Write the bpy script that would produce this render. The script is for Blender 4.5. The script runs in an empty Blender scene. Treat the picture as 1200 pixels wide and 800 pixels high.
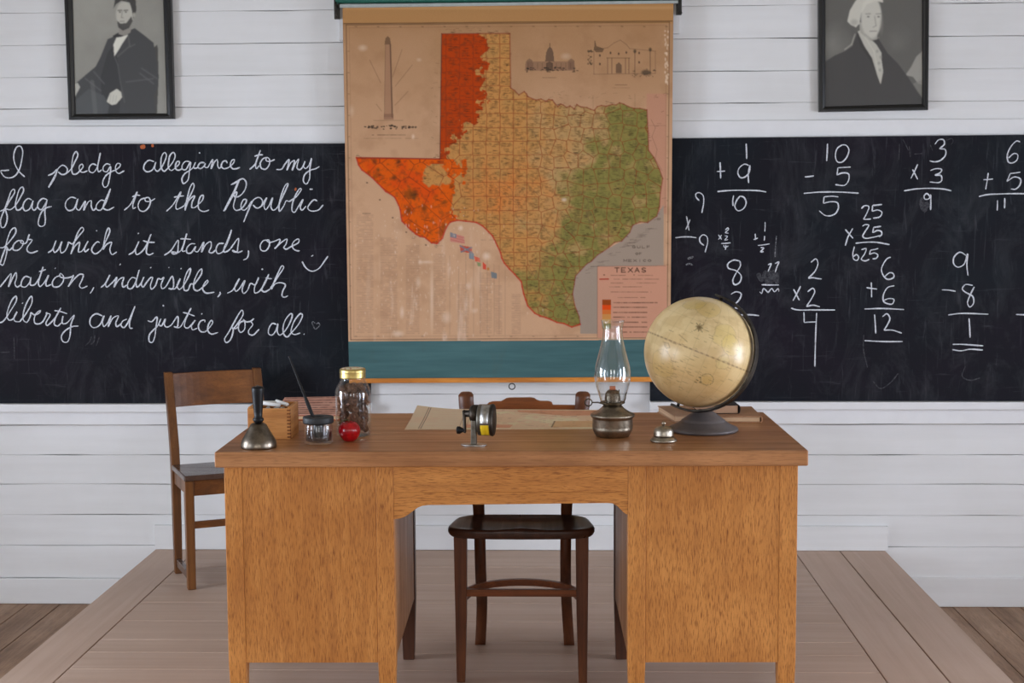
import bpy, math, random
import numpy as np
from mathutils import Vector, Matrix

S = bpy.context.scene
COL = S.collection

# ------------------------------------------------------------------ camera
FPX = 1637.0                       # focal length in pixels of a 1200 px wide frame
PITCH, YAW, ROLL = math.radians(5.166), math.radians(1.88), math.radians(-0.33)
EYE = Vector((0, 0, 1.366))        # above the platform, whose top is z = 0
cam_d = bpy.data.cameras.new('camera')
cam_d.sensor_width = 36.0
cam_d.lens = 36.0 * FPX / 1200.0
cam_d.clip_start = 0.05
cam = bpy.data.objects.new('camera', cam_d)
COL.objects.link(cam)
CR = (Matrix.Rotation(YAW, 4, 'Z') @ Matrix.Rotation(math.pi / 2 - PITCH, 4, 'X') @ Matrix.Rotation(ROLL, 4, 'Z'))
cam.matrix_world = Matrix.Translation(EYE) @ CR
S.camera = cam
CR3 = np.array([[CR[i][j] for j in range(3)] for i in range(3)])

S.cycles.transparent_max_bounces = 32

# ------------------------------------------------------------------ view and world
S.view_settings.view_transform = 'Standard'
S.view_settings.look = 'None'
S.view_settings.gamma = 1.0
S.view_settings.use_curve_mapping = False
S.view_settings.exposure = -0.34
world = bpy.data.worlds.new('world')
S.world = world
world.use_nodes = True
world.node_tree.nodes['Background'].inputs[0].default_value = (0.75, 0.87, 1.0, 1)
world.node_tree.nodes['Background'].inputs[1].default_value = 0.6

# room size (metres): the back wall carries the boards, the camera looks along +Y
WY = 5.632
XL, XR, YB, ZF, ZC = -3.7, 3.5, -4.6, -0.232, 3.0

# daylight at the windows: (x, y, z, facing, width, height, watts, colour)
WIN = []
for yy, zz in ((3.25, 0.95), (1.0, 1.15), (-1.9, 1.35)):
    WIN.append((XL, yy, zz, 'L', 1.1, 1.5))
for yy, zz in ((3.25, 0.95), (0.9, 1.15), (-2.0, 1.35)):
    WIN.append((XR, yy, zz, 'R', 1.1, 1.5))
REARWIN = [(-1.6, YB, 1.95, 'B', 1.2, 1.7), (1.4, YB, 1.95, 'B', 1.2, 1.7)]
POWER = {'L': 118.0, 'R': 104.0, 'B': 62.0}
SKYCOL = {'L': (0.77, 0.86, 1.0), 'R': (0.79, 0.86, 1.0), 'B': (0.97, 0.97, 0.95)}
for (x, y, z, side, w, h) in WIN + REARWIN:
    ld = bpy.data.lights.new('daylight', 'AREA')
    ld.shape = 'RECTANGLE'; ld.size = w; ld.size_y = h
    ld.energy = POWER[side] * (1.0 if side == 'B' else 1.55 if y > 3 else 1.0 if y > 0 else 0.4); ld.color = SKYCOL[side]
    lo = bpy.data.objects.new('daylight', ld); COL.objects.link(lo)
    tilt = math.radians(10)                           # the sky is above: the light comes in downwards
    if side == 'L':
        lo.location = (x - 0.30, y, z + 0.05); lo.rotation_euler = (0, -math.pi / 2 + tilt, 0); ld.size, ld.size_y = h + 0.2, w
    elif side == 'R':
        lo.location = (x + 0.30, y, z + 0.05); lo.rotation_euler = (0, math.pi / 2 - tilt, 0); ld.size, ld.size_y = h + 0.2, w
    else:
        lo.location = (x, y - 0.30, z + 0.05); lo.rotation_euler = (math.pi / 2 - tilt, 0, 0); ld.size_y = h + 0.2

# ------------------------------------------------------------------ helpers
def ray(px, py):
    return CR3 @ np.array([(px - 600) / FPX, (400 - py) / FPX, -1.0])
def at(px, py, Y):                                   # the point seen at a pixel, on the plane y = Y
    d = ray(px, py); return Vector((d[0] * Y / d[1], Y, EYE.z + d[2] * Y / d[1]))
def onz(px, py, z):                                  # the point seen at a pixel, on the plane z = z
    d = ray(px, py); k = (z - EYE.z) / d[2]; return Vector((d[0] * k, d[1] * k, z))
def atarr(PX, PY, Y):
    a = (PX - 600) / FPX; b = (400 - PY) / FPX
    d = [CR3[i][0] * a + CR3[i][1] * b - CR3[i][2] for i in range(3)]
    k = Y / d[1]
    return d[0] * k, d[2] * k + EYE.z

def lin(c):
    c = c / 255.0
    return c / 12.92 if c <= 0.04045 else ((c + 0.055) / 1.055) ** 2.4
def rgb(r, g, b, k=1.0):
    return (min(lin(r) * k, 0.92), min(lin(g) * k, 0.92), min(lin(b) * k, 0.92), 1.0)

def tag(o, label=None, cat=None, group=None, kind=None):
    if label: o['label'] = label
    if cat: o['category'] = cat
    if group: o['group'] = group
    if kind: o['kind'] = kind
    return o
def thing(name, label, cat, loc=(0, 0, 0), rotz=0.0, group=None):
    o = bpy.data.objects.new(name, None); COL.objects.link(o)
    o.empty_display_size = 0.05
    o.location = loc; o.rotation_euler = (0, 0, rotz)
    return tag(o, label, cat, group)

class MB:
    """collects shapes into one mesh"""
    def __init__(s): s.v = []; s.f = []; s.sm = []
    def add(s, vs, fs, smooth=False):
        b = len(s.v); s.v += [tuple(v) for v in vs]
        for f in fs: s.f.append(tuple(i + b for i in f)); s.sm.append(smooth)
        return s
    def box(s, x0, x1, y0, y1, z0, z1):
        v = [(x0, y0, z0), (x1, y0, z0), (x1, y1, z0), (x0, y1, z0), (x0, y0, z1), (x1, y0, z1), (x1, y1, z1), (x0, y1, z1)]
        return s.hexa(v)
    def hexa(s, v):                                  # bottom ring of four, top ring of four
        return s.add(v, [(3, 2, 1, 0), (4, 5, 6, 7), (0, 1, 5, 4), (1, 2, 6, 5), (2, 3, 7, 6), (3, 0, 4, 7)])
    def prism(s, poly, d0, d1, axis='y', smooth=False):   # a 2D outline swept along an axis
        def mk(p, d):
            return {'y': (p[0], d, p[1]), 'x': (d, p[0], p[1]), 'z': (p[0], p[1], d)}[axis]
        n = len(poly); v = [mk(p, d0) for p in poly] + [mk(p, d1) for p in poly]
        b = len(s.v)
        s.add(v, [tuple(range(n)), tuple(range(2 * n - 1, n - 1, -1))])
        s.add([], [])
        for i in range(n):
            j = (i + 1) % n
            s.f.append((b + i, b + n + i, b + n + j, b + j)); s.sm.append(smooth)
        return s
    def lathe(s, prof, n=40, c=(0, 0, 0), smooth=True):
        rings = []; b = len(s.v)
        for (r, z) in prof:
            if r < 1e-6:
                rings.append([len(s.v)]); s.v.append((c[0], c[1], c[2] + z))
            else:
                rings.append(list(range(len(s.v), len(s.v) + n)))
                for i in range(n):
                    a = 2 * math.pi * i / n
                    s.v.append((c[0] + r * math.cos(a), c[1] + r * math.sin(a), c[2] + z))
        for A, B in zip(rings, rings[1:]):
            for i in range(n):
                j = (i + 1) % n
                if len(A) == 1 and len(B) == 1: break
                if len(A) == 1: s.f.append((A[0], B[j], B[i]))
                elif len(B) == 1: s.f.append((A[i], A[j], B[0]))
                else: s.f.append((A[i], A[j], B[j], B[i]))
                s.sm.append(smooth)
        return s
    def tube(s, pts, rad, n=12, square=False, cap=True):
        pts = [Vector(p) for p in pts]; m = len(pts)
        if not hasattr(rad, '__len__'): rad = [rad] * m
        up = None; rings = []
        for i, p in enumerate(pts):
            t = (pts[min(i + 1, m - 1)] - pts[max(i - 1, 0)]).normalized()
            if up is None:
                up = Vector((0, 0, 1)) if abs(t.z) < 0.9 else Vector((0, 1, 0))
            u = t.cross(up)
            if u.length < 1e-5: u = t.cross(Vector((1, 0, 0)))
            u.normalize(); w = u.cross(t).normalized(); up = w
            ring = []
            for k in range(n):
                a = 2 * math.pi * k / n + (math.pi / 4 if n == 4 else 0)
                ring.append(len(s.v)); q = p + (u * math.cos(a) + w * math.sin(a)) * rad[i]; s.v.append(tuple(q))
            rings.append(ring)
        for A, B in zip(rings, rings[1:]):
            for k in range(n):
                j = (k + 1) % n
                s.f.append((A[k], A[j], B[j], B[k])); s.sm.append(n > 4)
        if cap:
            s.f.append(tuple(reversed(rings[0]))); s.sm.append(False)
            s.f.append(tuple(rings[-1])); s.sm.append(False)
        return s
    def sweep(s, secs, smooth=False):                # a list of equal-length closed sections
        n = len(secs[0]); b = len(s.v)
        for q in secs: s.v += [tuple(p) for p in q]
        for i in range(len(secs) - 1):
            for k in range(n):
                j = (k + 1) % n
                s.f.append((b + i * n + k, b + i * n + j, b + (i + 1) * n + j, b + (i + 1) * n + k)); s.sm.append(smooth)
        s.f.append(tuple(b + k for k in reversed(range(n)))); s.sm.append(False)
        e = b + (len(secs) - 1) * n
        s.f.append(tuple(e + k for k in range(n))); s.sm.append(False)
        return s
    def xf(s, M, start=0):
        for i in range(start, len(s.v)): s.v[i] = tuple(M @ Vector(s.v[i]))
        return s
    def build(s, name, mat, parent=None, bevel=0.0, seg=2, label=None, recalc=True):
        me = bpy.data.meshes.new(name)
        me.from_pydata(s.v, [], s.f)
        me.polygons.foreach_set('use_smooth', s.sm)
        if recalc:
            import bmesh
            bm = bmesh.new(); bm.from_mesh(me)
            bmesh.ops.recalc_face_normals(bm, faces=bm.faces); bm.to_mesh(me); bm.free()
        me.update()
        me.materials.append(mat)
        o = bpy.data.objects.new(name, me); COL.objects.link(o)
        if parent: o.parent = parent
        if bevel:
            m = o.modifiers.new('bevel', 'BEVEL'); m.width = bevel; m.segments = seg; m.limit_method = 'ANGLE'
            m.angle_limit = math.radians(35); m.harden_normals = False
        if label: o['label'] = label
        return o

# ------------------------------------------------------------------ materials
class NT:
    def __init__(s, name):
        s.m = bpy.data.materials.new(name); s.m.use_nodes = True
        s.t = s.m.node_tree; s.b = s.t.nodes['Principled BSDF']; s.out = s.t.nodes['Material Output']
    def n(s, typ, **kw):
        o = s.t.nodes.new('ShaderNode' + typ)
        for k, v in kw.items():
            if k in o.inputs: 
                o.inputs[k].default_value = v
            else: setattr(o, k, v)
        return o
    def l(s, a, b): s.t.links.new(a, b)
    def coord(s, scale=(1, 1, 1), loc=(0, 0, 0), rot=(0, 0, 0)):
        c = s.n('TexCoord'); m = s.n('Mapping'); s.l(c.outputs['Object'], m.inputs['Vector'])
        m.inputs['Scale'].default_value = scale; m.inputs['Location'].default_value = loc; m.inputs['Rotation'].default_value = rot
        return m.outputs['Vector']
    def noise(s, vec, scale=1.0, detail=4.0, rough=0.55, dist=0.0):
        o = s.n('TexNoise'); s.l(vec, o.inputs['Vector'])
        o.inputs['Scale'].default_value = scale; o.inputs['Detail'].default_value = detail
        o.inputs['Roughness'].default_value = rough; o.inputs['Distortion'].default_value = dist
        return o.outputs['Fac']
    def ramp(s, fac, stops):
        r = s.n('ValToRGB'); e = r.color_ramp.elements
        while len(e) < len(stops): e.new(0.5)
        for el, (p, c) in zip(e, stops):
            el.position = p; el.color = c if len(c) == 4 else (*c, 1)
        s.l(fac, r.inputs['Fac']); return r.outputs['Color']
    def mix(s, fac, a, b, mode='MIX'):
        m = s.n('Mix', data_type='RGBA', blend_type=mode)
        for sock, v in ((m.inputs[0], fac), (m.inputs[6], a), (m.inputs[7], b)):
            if hasattr(v, 'links') or hasattr(v, 'is_linked'): s.l(v, sock)
            else: sock.default_value = v
        return m.outputs[2]
    def bump(s, h, strength=0.2, dist=0.002):
        b = s.n('Bump'); b.inputs['Strength'].default_value = strength; b.inputs['Distance'].default_value = dist
        s.l(h, b.inputs['Height']); s.l(b.outputs['Normal'], s.b.inputs['Normal'])
    def done(s, color=None, rough=0.5, metal=0.0, spec=0.5):
        if color is not None:
            if hasattr(color, 'is_linked'): s.l(color, s.b.inputs['Base Color'])
            else: s.b.inputs['Base Color'].default_value = color
        if hasattr(rough, 'is_linked'): s.l(rough, s.b.inputs['Roughness'])
        else: s.b.inputs['Roughness'].default_value = rough
        s.b.inputs['Metallic'].default_value = metal
        s.b.inputs['Specular IOR Level'].default_value = spec
        return s.m
G = lambda v: (v, v, v, 1)

def wood(name, dark, mid, light, axis='z', rough=0.5, fleck=0.5, blotch=0.35, along=1.2, across=26.0, spec=0.4, off=0.0, bumpk=0.15, fscale=1.0, soft=False):
    t = NT(name)
    def sc(a, b): return {'x': (a, b, b), 'y': (b, a, b), 'z': (b, b, a)}[axis]
    n1 = t.noise(t.coord(sc(along, across), (off, off, off)), 1.0, 6, 0.6, 0.6)
    d1 = tuple(a * 0.45 + b * 0.55 for a, b in zip(dark, mid)) if soft else dark
    c = t.ramp(n1, [(0.28, d1), (0.5, mid), (0.72, light)])
    n2 = t.noise(t.coord((1, 1, 1), (off, 3, 1)), 4.5, 3, 0.5)
    c = t.mix(blotch, c, t.ramp(n2, [(0.3, d1 if soft else dark), (0.7, light)]), 'MIX')
    n3 = t.noise(t.coord(sc(22 * fscale, 260 * fscale), (off, 1, 5)), 1.0, 3, 0.6)
    fl = t.ramp(n3, [(0.50, G(0)), (0.68, G(1))])
    m = t.n('Math', operation='MULTIPLY'); t.l(fl, m.inputs[0]); m.inputs[1].default_value = fleck
    c = t.mix(m.outputs[0], c, dark)
    t.bump(n3, bumpk, 0.0012)
    r = t.ramp(n1, [(0.3, G(rough + 0.08)), (0.7, G(max(rough - 0.08, 0.05)))])
    return t.done(c, r, 0, spec)

K = 1.30
def plain(name, col, rough=0.5, metal=0.0, spec=0.5, var=0.12, scale=30.0):
    t = NT(name)
    n = t.noise(t.coord(), scale, 4, 0.6)
    lo = tuple(x * (1 - var) for x in col[:3]) + (1,); hi = tuple(min(x * (1 + var), 0.95) for x in col[:3]) + (1,)
    return t.done(t.ramp(n, [(0.3, lo), (0.7, hi)]), rough, metal, spec)

def metal(name, a, b, rough=0.35, scale=25.0):
    t = NT(name)
    n = t.noise(t.coord(), scale, 5, 0.65)
    c = t.ramp(n, [(0.35, a), (0.65, b)])
    r = t.ramp(n, [(0.3, G(rough + 0.15)), (0.7, G(rough))])
    return t.done(c, r, 1.0)

def thin_glass(name, tint=(0.97, 0.98, 0.98, 1), rim=1.0):
    t = NT(name)
    t.t.nodes.remove(t.b)
    tr = t.n('BsdfTransparent'); tr.inputs[0].default_value = tint
    gl = t.n('BsdfGlossy'); gl.inputs['Roughness'].default_value = 0.09; gl.inputs['Color'].default_value = (1, 1, 1, 1)
    lw = t.n('LayerWeight'); lw.inputs['Blend'].default_value = 0.5
    pw = t.n('Math', operation='POWER'); t.l(lw.outputs['Facing'], pw.inputs[0]); pw.inputs[1].default_value = 3.5
    fr = t.n('Math', operation='MULTIPLY_ADD'); t.l(pw.outputs[0], fr.inputs[0]); fr.inputs[1].default_value = 0.75; fr.inputs[2].default_value = 0.05
    m = t.n('MixShader')
    mm = t.n('Math', operation='MULTIPLY'); t.l(fr.outputs[0], mm.inputs[0]); mm.inputs[1].default_value = rim
    t.l(mm.outputs[0], m.inputs[0]); t.l(tr.outputs[0], m.inputs[1]); t.l(gl.outputs[0], m.inputs[2])
    t.l(m.outputs[0], t.out.inputs['Surface'])
    return t.m

def vcol(name, rough=0.7, spec=0.25, grain=0.06, gscale=300.0):
    t = NT(name)
    a = t.n('Attribute'); a.attribute_name = 'print'
    n = t.noise(t.coord(), gscale, 3, 0.6)
    c = t.mix(grain, a.outputs['Color'], t.ramp(n, [(0.3, G(0.0)), (0.7, G(1.0))]), 'SOFT_LIGHT')
    return t.done(c, rough, 0, spec)

# white painted boards
t = NT('white_paint')
n1 = t.noise(t.coord((1.2, 1, 16)), 1.0, 5, 0.6)
n2 = t.noise(t.coord((1, 1, 1), (4, 0, 2)), 2.2, 4, 0.6)
c = t.ramp(n1, [(0.25, (0.72, 0.715, 0.71, 1)), (0.6, (0.80, 0.80, 0.80, 1))])
c = t.mix(0.35, c, t.ramp(n2, [(0.3, (0.70, 0.69, 0.67, 1)), (0.65, (0.83, 0.83, 0.84, 1))]))
n3 = t.noise(t.coord((3, 1, 60), (1, 7, 0)), 1.0, 4, 0.7)
t.bump(n3, 0.25, 0.0015)
M_WHITE = t.done(c, 0.55, 0, 0.35)
M_TRIM = plain('white_trim_paint', (0.80, 0.80, 0.81, 1), 0.45, 0, 0.4, 0.03, 8)
M_DARKGAP = plain('dark_gap', (0.05, 0.045, 0.04, 1), 0.9, 0, 0.1)

M_DESK = wood('desk_oak_upright', rgb(112, 58, 22, K), rgb(180, 117, 55, K), rgb(198, 137, 74, K), 'z', 0.42, 0.85, 0.50, 6.0, 50, fscale=1.9, soft=True)
M_DESKX = wood('desk_oak_level', rgb(112, 58, 22, K), rgb(180, 117, 55, K), rgb(198, 137, 74, K), 'x', 0.42, 0.80, 0.45, 3.0, 44, off=2.0, fscale=1.7, soft=True)
M_TOP = wood('desk_top_oak', rgb(108, 66, 36, K), rgb(160, 108, 65, K), rgb(184, 132, 88, K), 'x', 0.34, 0.5, 0.35, 0.9, 30, off=5.0, spec=0.5)
M_DESKIN = wood('desk_oak_side', rgb(106, 66, 38, K), rgb(158, 110, 70, K), rgb(180, 132, 90, K), 'z', 0.45, 0.45, 0.4, 1.4, 30, off=9.0)
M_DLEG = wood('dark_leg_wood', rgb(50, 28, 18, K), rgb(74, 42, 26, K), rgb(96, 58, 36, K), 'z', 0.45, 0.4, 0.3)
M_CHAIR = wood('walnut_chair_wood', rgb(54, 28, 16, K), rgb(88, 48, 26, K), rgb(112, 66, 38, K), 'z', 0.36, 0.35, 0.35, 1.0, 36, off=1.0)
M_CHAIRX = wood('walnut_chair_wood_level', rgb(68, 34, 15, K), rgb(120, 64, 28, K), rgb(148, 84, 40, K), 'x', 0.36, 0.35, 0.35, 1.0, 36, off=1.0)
M_SEATD = wood('dark_worn_seat_wood', rgb(34, 18, 12, K), rgb(58, 34, 24, K), rgb(84, 54, 40, K), 'y', 0.33, 0.4, 0.35, 1.0, 30, off=4.0)
M_CHAIRL = wood('brown_chair_wood', rgb(60, 34, 16, K), rgb(98, 60, 30, K), rgb(124, 80, 42, K), 'z', 0.38, 0.35, 0.35, 1.0, 34, off=7.0)
M_CHAIRLX = wood('brown_chair_back_wood', rgb(70, 40, 18, K), rgb(108, 64, 30, K), rgb(134, 84, 42, K), 'x', 0.36, 0.35, 0.4, 1.0, 30, off=7.0)
M_PLAT = wood('platform_planks', rgb(152, 129, 113, 1.4), rgb(161, 137, 121, 1.4), rgb(168, 145, 129, 1.4), 'x', 0.55, 0.12, 0.3, 0.9, 24, off=3.0, spec=0.3)
M_PLATY = wood('platform_edge_planks', rgb(156, 133, 117, 1.4), rgb(164, 140, 124, 1.4), rgb(171, 148, 132, 1.4), 'y', 0.55, 0.12, 0.3, 0.9, 24, off=6.0, spec=0.3)
M_FLOOR = wood('old_floor_planks', rgb(84, 60, 42, 1.3), rgb(132, 100, 74, 1.3), rgb(158, 126, 98, 1.3), 'y', 0.5, 0.5, 0.3, 0.9, 20, off=8.0)
M_CEIL = plain('ceiling_boards', (0.40, 0.36, 0.28, 1), 0.7, 0, 0.2, 0.06, 3)

# ------------------------------------------------------------------ the room
def structure(name, mb, mat, bevel=0.0):
    o = mb.build(name, mat, None, bevel); o['kind'] = 'structure'; return o

def smooth_noise(seed):
    r = random.Random(seed); k = [(r.uniform(0.6, 16), r.uniform(0, 6.3), r.uniform(0.4, 1)) for _ in range(7)]
    return lambda x: sum(a * math.sin(f * x + p) for f, p, a in k) / 3.0

# siding seams, read on the left of the photograph (x = 150), down from the top
seam_px = [14, 52, 89.5, 126.5, 163.5]
seams = [at(150, p, WY).z for p in seam_px]
pitch = (seams[0] - seams[4]) / 4
zs = [seams[0] + pitch * k for k in range(9, 0, -1)] + seams
low = [at(150, p, WY).z for p in (462.5, 498, 533, 567, 603, 639, 677, 712)]
n_mid = round((seams[4] - low[0]) / pitch)
zs += [seams[4] - (seams[4] - low[0]) * k / n_mid for k in range(1, n_mid)] + low
zs = [z for z in zs if z < ZC] + [ZF - 0.02]
zs = [ZC + 0.02] + zs
mb = MB()
NX = 260
for i in range(len(zs) - 1):
    zt, zb = zs[i], zs[i + 1]
    ft, fb = smooth_noise(i * 3 + 1), smooth_noise(i * 3 + 2)
    dep = 0.0012 * (i % 3)
    rows = []
    for k in range(NX + 1):
        x = XL - 0.02 + (XR - XL + 0.04) * k / NX
        gt = max(0.00025, 0.0006 + 0.0024 * ft(x)); gb = max(0.00025, 0.0006 + 0.0024 * fb(x))
        rows.append([(x, WY + 0.02, zt - gt), (x, WY + dep + 0.0015, zt - gt), (x, WY + dep, zt - gt - 0.002),
                     (x, WY + dep, zb + gb + 0.002), (x, WY + dep + 0.0015, zb + gb), (x, WY + 0.02, zb + gb)])
    mb.sweep(rows)
structure('wall_back', mb, M_WHITE)
structure('wall_back_sheathing', MB().box(XL, XR, WY + 0.019, WY + 0.08, ZF, ZC), M_DARKGAP)['label'] = 'dark sheathing behind the white siding gaps'

def wall_with_windows(name, side):
    m = MB(); X0, X1 = (XL - 0.12, XL) if side == 'L' else (XR, XR + 0.12)
    wins = sorted([w for w in WIN if w[3] == side], key=lambda w: w[1])
    y = YB
    for w in wins:
        m.box(X0, X1, y, w[1] - w[4] / 2, ZF, ZC)
        m.box(X0, X1, w[1] - w[4] / 2, w[1] + w[4] / 2, ZF, w[2] - w[5] / 2)
        m.box(X0, X1, w[1] - w[4] / 2, w[1] + w[4] / 2, w[2] + w[5] / 2, ZC)
        y = w[1] + w[4] / 2
    m.box(X0, X1, y, WY + 0.02, ZF, ZC)
    structure(name, m, M_WHITE)
wall_with_windows('wall_left', 'L'); wall_with_windows('wall_right', 'R')
m = MB(); x = XL
for w in REARWIN:
    m.box(x, w[0] - w[4] / 2, YB - 0.12, YB, ZF, ZC)
    m.box(w[0] - w[4] / 2, w[0] + w[4] / 2, YB - 0.12, YB, ZF, w[2] - w[5] / 2)
    m.box(w[0] - w[4] / 2, w[0] + w[4] / 2, YB - 0.12, YB, w[2] + w[5] / 2, ZC)
    x = w[0] + w[4] / 2
m.box(x, XR, YB - 0.12, YB, ZF, ZC)
structure('wall_front', m, M_WHITE)
for k, w in enumerate(WIN + REARWIN):
    m = MB(); hw, hh = w[4] / 2, w[5] / 2; z = w[2]; b = 0.022
    def bar(u0, u1, z0, z1):
        if w[3] == 'B': m.box(w[0] + u0, w[0] + u1, w[1] - 0.07, w[1] - 0.03, z0, z1)
        else:
            s0 = w[0] - 0.07 if w[3] == 'L' else w[0] + 0.03
            m.box(s0, s0 + 0.04, w[1] + u0, w[1] + u1, z0, z1)
    bar(-hw, -hw + 0.05, z - hh, z + hh); bar(hw - 0.05, hw, z - hh, z + hh)
    bar(-hw + 0.05, hw - 0.05, z + hh - 0.05, z + hh); bar(-hw + 0.05, hw - 0.05, z - hh, z - hh + 0.05)
    bar(-hw + 0.05, hw - 0.05, z - b, z + b); bar(-b / 2, b / 2, z - hh + 0.05, z - b); bar(-b / 2, b / 2, z + b, z + hh - 0.05)
    structure('window_%d' % (k + 1), m, M_TRIM)
structure('ceiling', MB().box(XL - 0.1, XR + 0.1, YB - 0.1, WY + 0.1, ZC, ZC + 0.08), M_CEIL)

# lower floor: planks running towards the camera
m = MB(); x = XL
while x < XR:
    w = 0.136
    m.box(x + 0.0018, min(x + w, XR) - 0.0018, YB, WY, ZF - 0.03, ZF)
    x += w
structure('floor', m, M_FLOOR, 0.0015)
structure('floor_underlay', MB().box(XL, XR, YB, WY, ZF - 0.1, ZF - 0.012), M_DARKGAP)['label'] = 'dark underlay seen in the gaps of the old floor'

# raised platform
PX0, PX1, PY0 = -1.665, 1.330, 2.35
PEND = WY - 0.002
mR1 = onz(1040, 800, 0).x; mR2 = onz(1114, 800, 0).x
bounds = [PX0, onz(62, 800, 0).x, mR1, mR2, PX1]
plat = thing('teaching_platform', 'low wide grey brown wooden platform under the desk', 'platform', ((PX0 + PX1) / 2, (PY0 + PEND) / 2, ZF))
cx, cy = (PX0 + PX1) / 2, (PY0 + PEND) / 2
def local(mb_): return mb_.xf(Matrix.Translation((-cx, -cy, -ZF)))
for a, b in ((bounds[0], bounds[1]), (bounds[2], bounds[3]), (bounds[3], bounds[4])):
    local(MB().box(a + 0.0022, b - 0.0022, PY0, PEND, -0.03, 0)).build('edge_plank', M_PLATY, plat, 0.002)
seam_y = [onz(654, p, 0).y for p in (664, 685, 706.5, 728.5, 751, 766, 786)]
ys = [PEND] + seam_y
while ys[-1] > PY0 + 0.2: ys.append(ys[-1] - 0.19)
ys.append(PY0)
for a, b in zip(ys[1:], ys):
    local(MB().box(bounds[1] + 0.001, bounds[2] - 0.001, a + 0.0016, b - 0.0016, -0.03, -0.0005)).build('cross_plank', M_PLAT, plat, 0.0018)
m = MB(); m.box(PX0 + 0.01, PX1 - 0.01, PY0 + 0.01, PEND, ZF + 0.001, -0.0285)
local(m).build('riser', M_PLAT, plat)

# baseboards
def bb(name, px0, px1, y_top, y_bot, zbot, dep):
    a, b = at(px0, (y_top + y_bot) / 2, WY).x, at(px1, (y_top + y_bot) / 2, WY).x
    zt = at((px0 + px1) / 2, y_top, WY).z
    structure(name, MB().box(a, b, WY - dep, WY + 0.004, zbot, zt), M_WHITE, 0.003)
bb('baseboard_back', 182, 1040, 615, 643, 0.0006, 0.018)
a = at(50, 677, WY); structure('baseboard_left', MB().box(XL, PX0 - 0.001, WY - 0.014, WY + 0.004, ZF + 0.0005, a.z), M_WHITE, 0.003)
a = at(1130, 676, WY); structure('baseboard_right', MB().box(PX1 + 0.001, XR, WY - 0.014, WY + 0.004, ZF + 0.0005, a.z), M_WHITE, 0.003)

# flat strip above each board and the white mounting board behind the map roller
def quad_slab(mb_, pts, y0, y1):                     # pixel outline on y0, swept back to y1
    p = [at(x, y, y0) for x, y in pts]; n = len(p); b = len(mb_.v)
    mb_.v += [tuple(q) for q in p] + [(q.x, y1, q.z) for q in p]
    mb_.f.append(tuple(range(b, b + n))); mb_.f.append(tuple(range(b + 2 * n - 1, b + n - 1, -1)))
    mb_.sm += [False, False]
    for i in range(n):
        j = (i + 1) % n; mb_.f.append((b + i, b + n + i, b + n + j, b + j)); mb_.sm.append(False)
    return mb_
structure('trim_1', quad_slab(MB(), [(-160, 148.5), (434, 147), (434, 169), (-160, 169)], WY - 0.010, WY + 0.004), M_TRIM, 0.002)
structure('trim_2', quad_slab(MB(), [(762, 142), (1330, 138), (1330, 156.5), (762, 162.5)], WY - 0.010, WY + 0.004), M_TRIM, 0.002)
structure('trim_3', quad_slab(MB(), [(397, -26), (797, -30), (797, 39), (397, 47)], WY - 0.035, WY + 0.004), M_TRIM, 0.002)

# ------------------------------------------------------------------ chalkboards
BY = WY - 0.026                                      # front face of the boards
t = NT('slate_board')
n1 = t.noise(t.coord((1, 1, 1)), 1.3, 4, 0.6)
c = t.ramp(n1, [(0.30, rgb(31, 24, 36, 0.9)), (0.48, rgb(23, 23, 31, 0.9)), (0.66, rgb(23, 31, 38, 0.9))])
n2 = t.noise(t.coord((1.4, 1, 0.9), (3, 0, 8), (0, 0.5, 0)), 3.2, 7, 0.72, 1.2)      # rubbed chalk dust
c = t.mix(t.ramp(n2, [(0.48, G(0)), (0.82, G(0.16))]), c, (0.20, 0.21, 0.23, 1))
n3 = t.noise(t.coord((60, 1, 5), (1, 0, 3), (0, 0.35, 0)), 1.0, 4, 0.7, 0.6)
n4 = t.noise(t.coord((5, 1, 70), (7, 0, 1), (0, -0.3, 0)), 1.0, 4, 0.7, 0.6)
c = t.mix(t.ramp(n3, [(0.58, G(0)), (0.85, G(0.20))]), c, (0.25, 0.26, 0.29, 1))
c = t.mix(t.ramp(n4, [(0.62, G(0)), (0.85, G(0.22))]), c, (0.25, 0.26, 0.29, 1))
M_SLATE = t.done(c, 0.66, 0, 0.15)

t = NT('chalk')
n = t.noise(t.coord(), 260, 3, 0.7)
c = t.ramp(n, [(0.30, (0.24, 0.25, 0.28, 1)), (0.46, (0.60, 0.62, 0.67, 1)), (0.62, (0.80, 0.82, 0.87, 1))])
M_CHALK = t.done(c, 0.95, 0, 0.05)
t = NT('faint_chalk')
n = t.noise(t.coord(), 200, 4, 0.7)
c = t.ramp(n, [(0.36, rgb(30, 30, 36)), (0.55, (0.20, 0.205, 0.22, 1)), (0.7, (0.42, 0.43, 0.46, 1))])
M_FAINT = t.done(c, 0.95, 0, 0.05)
t = NT('rubbed_chalk')
n = t.noise(t.coord(), 90, 5, 0.75)
c = t.ramp(n, [(0.35, rgb(36, 36, 42)), (0.7, (0.11, 0.11, 0.12, 1))])
M_RUB = t.done(c, 0.95, 0, 0.05)
M_ORANGE = plain('orange_smudge', rgb(176, 96, 60, 1.1), 0.9, 0, 0.1, 0.3, 400)

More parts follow.
